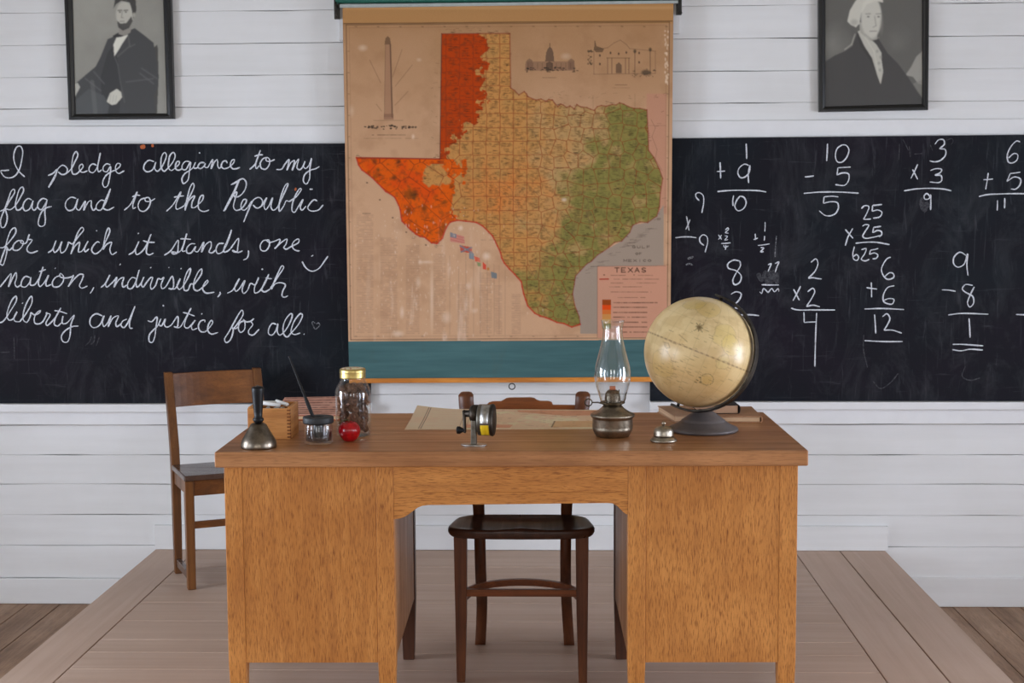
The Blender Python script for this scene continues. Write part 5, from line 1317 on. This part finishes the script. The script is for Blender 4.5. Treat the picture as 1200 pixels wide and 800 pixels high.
# orange book and the printed papers on it
p0 = onz(330, 492.5, DT); p1 = onz(394, 491.5, DT)
M_ORBOOK = plain('orange_cover', rgb(178, 84, 50, K), 0.6, 0, 0.3, 0.1); M_PAGES = plain('page_edges', rgb(204, 178, 142, K), 0.8, 0, 0.1, 0.1, 200)
ox0, ox1, oy0 = p0.x, p1.x + 0.012, p0.y
ob = thing('orange_book', 'thin orange book under the pink printed papers', 'book', ((ox0 + ox1) / 2, oy0 + 0.10, DT + 0.0003))
w2 = (ox1 - ox0) / 2
MB().box(-w2, w2, -0.10, 0.10, 0, 0.0025).build('cover', M_ORBOOK, ob, 0.0008)
MB().box(-w2 + 0.004, w2 - 0.003, -0.097, 0.097, 0.0026, 0.0124).build('page_block', M_PAGES, ob)
MB().box(-w2, w2, -0.10, 0.10, 0.0125, 0.015).build('cover', M_ORBOOK, ob, 0.0008)
def desk_sheet(name, label, cat, corners, nx, ny, paint, mat, z0, lift, thick=0.0008, gain=1.3):
    """a sheet of paper lying on something: corners tl tr br bl are world (x, y)"""
    u, v = np.meshgrid(np.linspace(0, 1, nx), np.linspace(0, 1, ny))
    A_, B_, C2, D_ = corners
    X = (A_[0] * (1 - u) + B_[0] * u) * (1 - v) + (D_[0] * (1 - u) + C2[0] * u) * v
    Y = (A_[1] * (1 - u) + B_[1] * u) * (1 - v) + (D_[1] * (1 - u) + C2[1] * u) * v
    Zz = z0 + lift(u, v)
    cx2, cy2 = float(X.mean()), float(Y.min())
    n = nx * ny; idx = np.arange(n).reshape(ny, nx)
    Vt = np.stack([X - cx2, Y - cy2, Zz + thick - z0], -1).reshape(-1, 3); Vb = Vt.copy(); Vb[:, 2] -= thick
    q = np.stack([idx[:-1, :-1], idx[1:, :-1], idx[1:, 1:], idx[:-1, 1:]], -1).reshape(-1, 4)
    ring = np.concatenate([idx[0, :], idx[1:, -1], idx[-1, -2::-1], idx[-2:0:-1, 0]]); rj = np.roll(ring, -1)
    faces = q.tolist() + (q[:, ::-1] + n).tolist() + np.stack([ring, rj, rj + n, ring + n], -1).tolist()
    me = bpy.data.meshes.new(name); me.from_pydata(np.concatenate([Vt, Vb]).tolist(), [], faces)
    c_ = np.clip(paint(u, v) * gain, 0, 0.9).reshape(-1, 3)
    col = np.ones((2 * n, 4)); col[:n, :3] = c_; col[n:, :3] = c_.mean(0)
    at_ = me.color_attributes.new('print', 'FLOAT_COLOR', 'POINT'); at_.data.foreach_set('color', col.astype(np.float32).ravel())
    me.update(); me.materials.append(mat)
    o_ = bpy.data.objects.new(name, me); COL.objects.link(o_); o_.location = (cx2, cy2, z0)
    return tag(o_, label, cat)
M_PAPER = vcol('printed_paper', 0.75, 0.2, 0.05, 200)
def paint_pink(u, v):
    P = Painter(0, 0, 100, 100, 2.0, (198, 152, 134)); r = random.Random(3)
    P.blend((slice(None), slice(None)), np.clip(fbm(P.X, P.Y, 71, 0.04, 4) + 0.3, 0, 0.6), (176, 124, 108))
    y = 4
    while y < 97:
        P.words(4, 96, y, 4.0, (92, 50, 44), 0.8, r, 0.15); y += 12.5
    P.line([(3, 50), (97, 48)], 1.0, (220, 190, 174), 0.7)
    return P.sample(u * 100, v * 100)
pk0, pk1 = at(352, 485.3, oy0 - 0.004), at(396, 484, oy0 - 0.004)
yb_ = oy0 + 0.205
desk_sheet('printed_paper', 'pink printed paper lying on the orange book behind the inkwell', 'paper',
           [(ox0 - 0.03, yb_), (ox1 + 0.012, yb_ - 0.004), (ox1 + 0.010, oy0 - 0.004), (ox0 - 0.03, oy0 - 0.003)], 90, 60, paint_pink, M_PAPER, DT + 0.0156, lambda u, v: 0.024 * (1 - v) ** 1.6 + 0.004 * u * (1 - v), 0.003)

# wide printed map sheet in the middle of the desk
def paint_sheet(u, v):
    P = Painter(0, 0, 240, 100, 3.0, (206, 178, 152)); r = random.Random(9); full = (slice(None), slice(None))
    X, Y = P.X, P.Y
    P.blend(full, np.clip(fbm(X, Y, 81, 0.03, 4) * 0.6 + 0.1, 0, 0.4), (190, 158, 130))
    P.poly([(68, 0), (240, 0), (240, 100), (68, 100)], (204, 168, 138), 0.8)
    P.blend(full, np.clip(fbm(X, Y, 82, 0.05, 4) * 2, 0, 0.6) * (X > 70), (212, 190, 156))
    P.poly([(130, 4), (240, 4), (240, 30), (190, 34), (168, 26), (132, 14)], (184, 120, 88), 0.7)
    P.poly([(70, 78), (128, 80), (124, 94), (70, 94)], (184, 112, 84), 0.6)
    P.poly([(178, 62), (236, 60), (236, 92), (174, 92)], (178, 138, 88), 0.6)
    for x in (16, 18.5): P.line([(x, 3), (x, 96)], 1.0, (74, 56, 44), 0.8)
    for x in (64, 68, 72): P.line([(x, 2), (x, 98)], 0.9, (120, 92, 72), 0.6)
    for _ in range(120):
        x, y = r.uniform(74, 236), r.uniform(4, 96); P.line([(x, y), (x + r.uniform(2, 9), y + r.uniform(-3, 3))], 0.9, (86, 60, 42), r.uniform(0.3, 0.7))
    for k in range(9): P.words(22, 60, 12 + k * 9, 1.0, (150, 122, 98), 0.4, r, 0.2)
    P.line([(174, 92), (178, 62)], 1.6, (60, 46, 34), 0.8); P.line([(70, 97), (238, 97)], 1.2, (214, 196, 166), 0.7)
    return P.sample(u * 240, v * 100)
f0, f1, b0, b1 = onz(474, 503.5, DT), onz(712, 502.5, DT), onz(489, 479.2, DT), onz(706, 480.5, DT)
desk_sheet('printed_map_sheet', 'wide tan printed map sheet lying flat in the desk centre', 'map sheet', [(b0.x, b0.y), (b1.x, b1.y), (f1.x, f1.y), (f0.x, f0.y)], 260, 110, paint_sheet, M_PAPER, DT + 0.0003,
           lambda u, v: 0.011 * np.clip(1 - u / 0.22, 0, 1) ** 1.5 * np.clip(1 - v / 0.6, 0, 1) ** 1.3, 0.0009, 1.6)

# pencil sharpener
M_SHARP = metal('worn_grey_metal', rgb(92, 88, 80), rgb(142, 136, 126), 0.36, 30)
M_SHARPD = metal('dark_worn_metal', rgb(48, 44, 40), rgb(88, 80, 72), 0.42, 30)
M_SILV = metal('scuffed_silver', rgb(150, 148, 144), rgb(206, 204, 198), 0.30, 60)
M_YEL = plain('yellow_paint', rgb(206, 172, 28, K), 0.45, 0, 0.4, 0.06, 60)
pos = stand(555.3, 523.3, 0.022)
ps = thing('pencil_sharpener', 'metal crank pencil sharpener with yellow banded drum', 'sharpener', pos, math.radians(-6))
px_m = lambda p_: p_ / 443.0                          # pixels at this distance to metres
ell = [(0.0345 * math.cos(a), 0.022 * math.sin(a)) for a in [2 * math.pi * k / 40 for k in range(40)]]
MB().prism(ell, 0, 0.0035, 'z').build('base_plate', M_SILV, ps, 0.0008)
zc_ = px_m(523.3 - 495); 
m = MB(); m.hexa([(-0.0075, -0.006, 0.0036), (0.0075, -0.006, 0.0036), (0.0075, 0.010, 0.0036), (-0.0075, 0.010, 0.0036), (-0.0065, -0.005, zc_ + 0.012), (0.0065, -0.005, zc_ + 0.012), (0.0065, 0.009, zc_ + 0.012), (-0.0065, 0.009, zc_ + 0.012)])
m.build('post', M_SHARP, ps, 0.0015)
R90 = Matrix.Rotation(math.pi / 2, 4, 'Y')            # lathe axis z -> x
def along_x(prof, n=48, c=(0, 0, 0)): return MB().lathe(prof, n).xf(Matrix.Translation(c) @ R90)
DZ = px_m(523.3 - 494); DR = 0.0415
along_x([(0, 0.010), (DR - 0.005, 0.010), (DR - 0.001, 0.0115), (DR, 0.014), (DR, 0.045), (DR - 0.0008, 0.046)], 56, (0, 0.014, DZ)).build('drum', M_SHARP, ps)
along_x([(DR - 0.002, 0.046), (DR + 0.0013, 0.046), (DR + 0.0016, 0.050), (DR - 0.001, 0.053), (DR - 0.008, 0.054), (0, 0.0545)], 56, (0, 0.014, DZ)).build('drum_cap', M_SHARPD, ps, label='dark end cap of the drum')
def band(a0, a1, mat, nm, rr):
    m = MB(); secs = []
    for k in range(25):
        a = math.radians(a0 + (a1 - a0) * k / 24); c_, s_ = math.cos(a), math.sin(a)
        q = lambda r_, x: (x, 0.014 - r_ * c_, DZ + r_ * s_)
        secs.append([q(rr - 0.0006, 0.0215), q(rr + 0.0002, 0.0215), q(rr + 0.0002, 0.0435), q(rr - 0.0006, 0.0435)])
    m.sweep(secs, True).build(nm, mat, ps)
band(-64, -12, M_YEL, 'yellow_band', DR + 0.0004); band(-8, 78, M_SILV, 'silver_band', DR + 0.0004)
along_x([(0, -0.027), (0.007, -0.027), (0.009, -0.025), (0.009, -0.014), (0.020, -0.010), (0.024, -0.004), (0.024, 0.0098), (0, 0.0098)], 36, (0, 0.012, DZ + 0.0165)).build('gear_housing', M_SHARPD, ps)
MB().hexa([(-0.0275, -0.004, DZ - 0.034), (-0.0205, -0.004, DZ - 0.034), (-0.0205, 0.008, DZ - 0.034), (-0.0275, 0.008, DZ - 0.034), (-0.0315, 0.004, DZ + 0.026), (-0.0240, 0.004, DZ + 0.026), (-0.0240, 0.021, DZ + 0.026), (-0.0315, 0.021, DZ + 0.026)]).build('crank_arm', M_SHARPD, ps, 0.003)
along_x([(0, -0.0490), (0.0080, -0.0490), (0.0102, -0.047), (0.0100, -0.040), (0.0060, -0.034), (0.0048, -0.026), (0.0030, -0.0277), (0, -0.0277)], 28, (0.003, 0.002, DZ - 0.0265)).build('crank_knob', M_BLACK, ps, label='black crank knob')

# oil lamp
M_PEWTER = metal('aged_pewter', rgb(112, 102, 88), rgb(172, 160, 142), 0.32, 22)
M_BURN = metal('dark_burner_brass', rgb(62, 54, 44), rgb(112, 98, 78), 0.38, 60)
M_COPPER = plain('orange_wick', rgb(176, 98, 62, K), 0.7)
pos = stand(717.8, 514.2, 0.046)
lamp = thing('oil_lamp', 'pewter oil lamp with tall clear glass chimney on the desk', 'oil lamp', pos)
MB().lathe([(0, 0.0), (0.040, 0.0), (0.0455, 0.002), (0.0495, 0.008), (0.0535, 0.016), (0.0555, 0.024), (0.0548, 0.0265), (0.0555, 0.029), (0.0548, 0.048), (0.0560, 0.052), (0.0592, 0.0545), (0.0605, 0.058), (0.0600, 0.0615), (0.0560, 0.0640), (0.0480, 0.0675), (0.038, 0.0735), (0.0300, 0.0800), (0.0270, 0.0840), (0.0, 0.0845)], 64).build('font', M_PEWTER, lamp)
MB().lathe([(0, 0.0846), (0.0245, 0.0846), (0.0255, 0.088), (0.0330, 0.0915), (0.0345, 0.0935), (0.0335, 0.0955), (0.0240, 0.0950), (0, 0.0945)], 48).build('gallery', M_BURN, lamp)
t = NT('pierced_brass')
w1 = t.n('TexWave'); w1.inputs['Scale'].default_value = 150; t.l(t.coord(), w1.inputs['Vector']); w1.bands_direction = 'Z'
w2_ = t.n('TexVoronoi'); w2_.inputs['Scale'].default_value = 330; t.l(t.coord(), w2_.inputs['Vector'])
M_PIERCED = t.done(t.ramp(w2_.outputs['Distance'], [(0.25, rgb(34, 30, 28)), (0.55, rgb(122, 112, 98))]), 0.4, 0.9)
MB().lathe([(0.0215, 0.0952), (0.0215, 0.106), (0.0200, 0.117), (0.0160, 0.125), (0.0095, 0.129), (0.0080, 0.127), (0.0150, 0.122), (0.0190, 0.113), (0.0205, 0.0952), (0.0215, 0.0952)], 40).build('burner_dome', M_PIERCED, lamp)
MB().box(-0.008, 0.008, -0.0022, 0.0022, 0.118, 0.1385).build('wick', M_COPPER, lamp, 0.001)
for k in range(4):
    a = math.pi / 4 + k * math.pi / 2 + 0.3; c_, s_ = math.cos(a), math.sin(a)
    MB().tube([(0.0335 * c_, 0.0335 * s_, 0.094), (0.0385 * c_, 0.0385 * s_, 0.106), (0.0395 * c_, 0.0395 * s_, 0.118), (0.0425 * c_, 0.0425 * s_, 0.124)], 0.0016, 6).build('prong', M_BURN, lamp)
MB().lathe([(0.0310, 0.0960), (0.0325, 0.0960), (0.0345, 0.104), (0.0385, 0.116), (0.0435, 0.131), (0.0478, 0.148), (0.0502, 0.166), (0.0497, 0.180), (0.0465, 0.197), (0.0412, 0.217), (0.0350, 0.240), (0.0302, 0.262), (0.0274, 0.282), (0.0266, 0.294), (0.0272, 0.301), (0.0288, 0.306), (0.0300, 0.313), (0.0320, 0.3185), (0.0308, 0.3190), (0.0284, 0.313), (0.0268, 0.305), (0.0252, 0.296), (0.0258, 0.282), (0.0286, 0.262), (0.0334, 0.240), (0.0396, 0.217), (0.0449, 0.197), (0.0481, 0.180), (0.0486, 0.166), (0.0462, 0.148), (0.0419, 0.131), (0.0369, 0.116), (0.0329, 0.104), (0.0310, 0.0960)], 72).build('chimney', thin_glass('chimney_glass', (0.975, 0.98, 0.98, 1), 1.25), lamp, label='clear glass chimney')
MB().tube([(-0.024, -0.004, 0.0895), (-0.04, -0.006, 0.0945), (-0.056, -0.008, 0.0945)], [0.0022, 0.0020, 0.0018], 8).build('wick_stem', M_BURN, lamp)
MB().tube([(-0.066 + 0.0098 * math.cos(a), -0.008, 0.0945 + 0.0098 * math.sin(a)) for a in [2 * math.pi * k / 24 for k in range(25)]], 0.0017, 8, cap=False).build('wick_key', M_BURN, lamp)

# desk bell
M_NICK = metal('worn_nickel', rgb(140, 130, 116), rgb(200, 190, 174), 0.28, 40)
pos = stand(777.6, 519.5, 0.034)
cb = thing('call_bell', 'small worn nickel call bell in front of the globe', 'bell', pos)
MB().lathe([(0, 0.0), (0.0340, 0.0), (0.0362, 0.0015), (0.0362, 0.004), (0.0335, 0.0075), (0.0290, 0.0120), (0.0245, 0.0140), (0, 0.0145)], 48).build('base', M_NICK, cb)
MB().lathe([(0.0255, 0.0150), (0.0268, 0.0150), (0.0268, 0.0175), (0.0262, 0.0270), (0.0245, 0.0335), (0.0205, 0.0380), (0.0135, 0.0408), (0.006, 0.0418), (0, 0.0420), (0, 0.0408), (0.0130, 0.0395), (0.0195, 0.0368), (0.0235, 0.0325), (0.0250, 0.0265), (0.0255, 0.0150)], 48).build('dome', M_NICK, cb)
MB().lathe([(0, 0.0146), (0.0252, 0.0146), (0.0252, 0.0149), (0, 0.0149)], 32).build('shade_disc', M_DKSTEEL, cb)  # dark disc added as painted shade beneath the dome
MB().lathe([(0, 0.0421), (0.0032, 0.0421), (0.0032, 0.0455), (0.0058, 0.0468), (0.0060, 0.0500), (0.0042, 0.0530), (0, 0.0540)], 24).build('button', M_NICK, cb)

# globe
pos = Vector(stand(824, 511.0, 0.096)); GR = 0.1545
gc = at(819.8, 412.5, pos.y)
gl = thing('desk_globe', 'antique style tan desk globe on a dark grey stand', 'globe', tuple(pos))
gcl = gc - pos
M_GBASE = plain('dark_grey_metal', rgb(88, 82, 82, K), 0.45, 0.2, 0.4, 0.12, 20)
M_GARM = metal('dark_bronze', rgb(52, 48, 44), rgb(84, 78, 70), 0.40, 20)
MB().lathe([(0, 0), (0.0935, 0), (0.0975, 0.003), (0.0975, 0.008), (0.0950, 0.0105), (0.0840, 0.0150), (0.0700, 0.0225), (0.0640, 0.0270), (0.0620, 0.0272), (0.0610, 0.0310), (0.0520, 0.0370), (0.0400, 0.0460), (0.0300, 0.0530), (0.0240, 0.0575), (0.0, 0.0580)], 72).build('base', M_GBASE, gl)
axis = Vector((math.sin(math.radians(22)), 0.05, math.cos(math.radians(22)))).normalized()
swing = math.radians(-31)                             # the arm passes a little in front of the ball's edge
side = axis.cross(Vector((0, 1, 0))).normalized()
if side.x < 0: side = -side
fwd = axis.cross(side).normalized()
if fwd.y < 0: fwd = -fwd
armd = (side * math.cos(swing) + fwd * math.sin(swing)).normalized(); armn = axis.cross(armd).normalized()
m = MB(); secs = []
RI, RO, HWID = GR + 0.0080, GR + 0.0140, 0.0125
for k in range(73):
    a = math.radians(-6 + 192 * k / 72)               # from the north pole round to the south pole
    dirv = axis * math.cos(a) + armd * math.sin(a)
    secs.append([gcl + dirv * RI - armn * HWID, gcl + dirv * RO - armn * HWID, gcl + dirv * RO + armn * HWID, gcl + dirv * RI + armn * HWID])
m.sweep(secs, False).build('meridian_arm', M_GARM, gl, 0.0012)
for s in (1, -1):
    MB().tube([gcl + axis * s * (GR + 0.0004), gcl + axis * s * (RI - 0.0003)], 0.0045, 14).build('pivot', M_GARM, gl)
zlow = min(p.z for q in secs for p in q)
MB().lathe([(0, 0.0581), (0.017, 0.0581), (0.014, 0.064), (0.010, zlow + 0.004), (0, zlow + 0.004)] if zlow + 0.004 > 0.0645 else [(0, 0.0581), (0.015, 0.0581), (0.012, 0.060), (0, 0.060)], 28).build('neck', M_GBASE, gl)
# the ball with its printed map
NU, NV = 360, 220
us, vs = np.meshgrid(np.linspace(0, 2 * np.pi, NU, endpoint=False), np.linspace(0, np.pi, NV))
ax_ = np.array(axis); sd = np.array(side); fw = np.array(fwd)
DIR = (np.cos(vs)[..., None] * ax_ + np.sin(vs)[..., None] * (np.cos(us)[..., None] * sd + np.sin(us)[..., None] * fw))
lat = 90 - np.degrees(vs); lon = np.degrees(us)
def gdir(px, py):                                    # the point of the ball seen at a pixel
    o_ = np.array(EYE) - np.array(gc); d = ray(px, py); d = d / np.linalg.norm(d); b = o_ @ d; c2 = o_ @ o_ - GR * GR
    t_ = -b - math.sqrt(max(b * b - c2, 0)); return (o_ + d * t_) / GR
def gfbm(seed, f, octs=4):
    D3 = DIR * 100
    return (fbm(D3[..., 0] + 300, D3[..., 2] + 300, seed, f, octs) + fbm(D3[..., 1] + 300, D3[..., 2] + 700, seed + 1, f, octs)) * 0.7
Lc = lambda *c: np.array([lin(x) for x in c])
gcol = np.zeros(DIR.shape); gcol[:] = Lc(202, 178, 132)
def gb(a, c): 
    global gcol
    a = np.clip(a, 0, 1)[..., None]; gcol = gcol * (1 - a) + Lc(*c) * a
gb(gfbm(91, 0.02) * 0.9 + 0.15, (186, 156, 104)); gb(np.clip(gfbm(93, 0.06) * 1.2, 0, 0.35), (172, 140, 90))
gb(np.clip((-lat - 8) / 60, 0, 0.35), (178, 132, 76))
land = gfbm(101, 0.028, 5)
for (px, py, rad, c_) in ((830, 362, 0.20, (190, 160, 90)), (850, 392, 0.20, (192, 168, 100)), (858, 405, 0.16, (198, 172, 96)), (812, 356, 0.16, (186, 158, 84)), (845, 425, 0.16, (186, 166, 110)), (776, 425, 0.26, (188, 156, 96))):
    g_ = gdir(px, py); dd = np.arccos(np.clip(DIR @ g_, -1, 1))
    gb(np.clip((rad - dd + land * 0.14) / 0.02, 0, 1) * 0.45, c_); e_ = np.abs(rad - dd + land * 0.14); gb((1 - e_ / 0.010) * 0.45, (132, 104, 62))
for la in range(-75, 90, 15): gb((1 - np.abs(lat - la) / 0.45) * (0.55 if la == 0 else 0.16), (120, 92, 56))
gb((1 - np.abs(lat + 0) / 1.0) * 0.6, (136, 104, 66)); gb(((np.abs(lat) < 1.0) & ((lon // 3) % 2 == 0)) * 0.45, (92, 66, 44))
for lo in range(0, 360, 15): gb((1 - np.abs((lon - lo + 180) % 360 - 180) * np.cos(np.radians(lat)) / 0.45) * 0.15, (120, 92, 56))
def gpoly(p_, w, c_, a_):
    p_ = [gdir(*q) for q in p_]
    for s0, s1 in zip(p_, p_[1:]):
        ab = s1 - s0; t_ = np.clip(((DIR - s0) @ ab) / (ab @ ab), 0, 1); d = np.linalg.norm(DIR - s0 - t_[..., None] * ab, axis=-1)
        gb(np.clip((w - d) / (w * 0.6), 0, 1) * a_, c_)
for k in range(16):                                  # compass star
    a = 2 * math.pi * k / 16 + 0.2; L_ = (6.5 if k % 4 == 2 else 4.6) if k % 2 == 0 else 3.2
    gpoly([(819.5, 383.5), (819.5 + L_ * math.cos(a), 383.5 + L_ * math.sin(a))], 0.010, (88, 70, 40), 0.75)
for a in (0.45, 2.6, 5.4, 3.7): gpoly([(819.5, 383.5), (819.5 + 12 * math.cos(a), 383.5 + 11 * math.sin(a))], 0.006, (110, 88, 54), 0.6)
el = [(828.5 + 7.6 * math.cos(k * 0.35), 444.5 + 6.6 * math.sin(k * 0.35)) for k in range(19)]
for k in range(5): gpoly([(823.5, 441 + k * 1.9), (833.5, 442 + k * 1.7)], 0.013, (176, 140, 56), 0.5)
gpoly(el, 0.010, (110, 92, 50), 0.6)
for q in ((816.5, 445), (819.5, 442), (820, 447.5), (814.5, 447.5)): gpoly([q, (q[0] + 1.5, q[1] + 0.6)], 0.016, (78, 62, 30), 0.85)
gpoly([(778, 401), (783, 402), (785, 407), (781, 408), (778.5, 404)], 0.010, (120, 96, 60), 0.6); gpoly([(796, 392), (805, 400)], 0.012, (112, 88, 56), 0.55); gpoly([(777, 400), (781, 405)], 0.02, (150, 122, 78), 0.5)
rg = random.Random(8)
for _ in range(150):
    px, py = rg.uniform(760, 868), rg.uniform(352, 470)
    if math.hypot(px - 817, py - 412) > 58: continue
    ln = rg.uniform(2, 7); gpoly([(px, py), (px + ln, py + ln * 0.36)], 0.0055, (116, 90, 56), rg.uniform(0.2, 0.55))
for _ in range(60):
    px, py = rg.uniform(765, 810), rg.uniform(420, 450); ln = rg.uniform(2, 6)
    gpoly([(px, py), (px + ln, py + ln * 0.36)], 0.006, (116, 88, 50), rg.uniform(0.3, 0.6))
Vg = (DIR * GR).reshape(-1, 3) + np.array(gcl)
ig = np.arange(NU * NV).reshape(NV, NU); ir = np.roll(ig, -1, axis=1)
qg = np.stack([ig[:-1], ig[1:], ir[1:], ir[:-1]], -1).reshape(-1, 4)
me = bpy.data.meshes.new('globe_ball'); me.from_pydata(Vg.tolist(), [], qg.tolist())
me.polygons.foreach_set('use_smooth', [True] * len(qg))
cg = np.ones((NU * NV, 4)); cg[:, :3] = np.clip(gcol.reshape(-1, 3) * 1.3, 0, 0.9)
at_ = me.color_attributes.new('print', 'FLOAT_COLOR', 'POINT'); at_.data.foreach_set('color', cg.astype(np.float32).ravel())
import bmesh
bm = bmesh.new(); bm.from_mesh(me); bmesh.ops.remove_doubles(bm, verts=bm.verts, dist=1e-6); bmesh.ops.recalc_face_normals(bm, faces=bm.faces); bm.to_mesh(me); bm.free()
me.update(); me.materials.append(vcol('globe_print', 0.30, 0.5, 0.04, 150))
o = bpy.data.objects.new('globe_ball', me); COL.objects.link(o); o.parent = gl

# books under and behind the globe
M_TANC = plain('tan_cover', rgb(150, 112, 84, K), 0.65, 0, 0.25, 0.14, 12); M_BRC = plain('brown_cover', rgb(122, 86, 66, K), 0.6, 0, 0.3, 0.14, 12)
M_GREYC = plain('pale_brown_cover', rgb(160, 128, 104, K), 0.65, 0, 0.25, 0.12, 12); M_DKB = plain('black_cloth', rgb(34, 30, 30), 0.6, 0, 0.3)
t = NT('aged_pages')
n = t.noise(t.coord((3, 3, 420)), 1.0, 2, 0.5)
M_AGED = t.done(t.ramp(n, [(0.35, rgb(150, 118, 92, K)), (0.65, rgb(206, 178, 146, K))]), 0.85, 0, 0.1)
def book(name, label, loc, rot, w, d, h, cover, spine, ct=0.0022, pages=None):
    o_ = thing(name, label, 'book', loc, rot)
    MB().box(-w / 2, w / 2, -d / 2, d / 2, 0, ct).build('cover', cover, o_, 0.0006)
    MB().box(-w / 2, w / 2, -d / 2, d / 2, h - ct, h).build('cover', cover, o_, 0.0006)
    e = 0.003; X0, X1 = (-w / 2 + e, w / 2 - ct) if spine == 'R' else (-w / 2 + ct, w / 2 - e)
    MB().box(X0, X1, -d / 2 + e, d / 2 - e, ct + .0001, h - ct - .0001).build('page_block', pages or M_AGED, o_)
    sx = w / 2 if spine == 'R' else -w / 2; sg = 1 if spine == 'R' else -1
    arc = [(sx + sg * h * 0.22 * math.cos(a), h / 2 + h / 2 * math.sin(a)) for a in [math.radians(-90 + 15 * k) for k in range(13)]]
    inn = [(sx + sg * (h * 0.22 - ct) * math.cos(a), h / 2 + (h / 2 - ct) * math.sin(a)) for a in [math.radians(90 - 15 * k) for k in range(13)]]
    MB().prism(arc + inn, -d / 2, d / 2, 'y', True).build('spine', cover, o_)
    return o_
zz = DT + 0.0003
p = onz(893, 495.6, DT)
book('old_book', 'brown book lying flat at the desk back, its spine to the right', (p.x - 0.082, p.y + 0.108, zz), 0.0, 0.160, 0.21, 0.0195, M_TANC, 'R', 0.0035)
q = onz(784.0, 495.5, DT)
bl = (q.x + 0.052, q.y + 0.122, zz)
book('old_book', 'tan book lying flat behind the call bell and left of the globe stand', bl, math.radians(9), 0.108, 0.215, 0.020, M_GREYC, 'R')
tb = at(866, 483.5, p.y + 0.05)
book('old_book', 'small book with a black spine on top of the flat brown book', (tb.x - 0.062, p.y + 0.05 + 0.07, zz + 0.0198), math.radians(3), 0.115, 0.14, 0.026, M_DKB, 'R', 0.0018, M_GREYC)
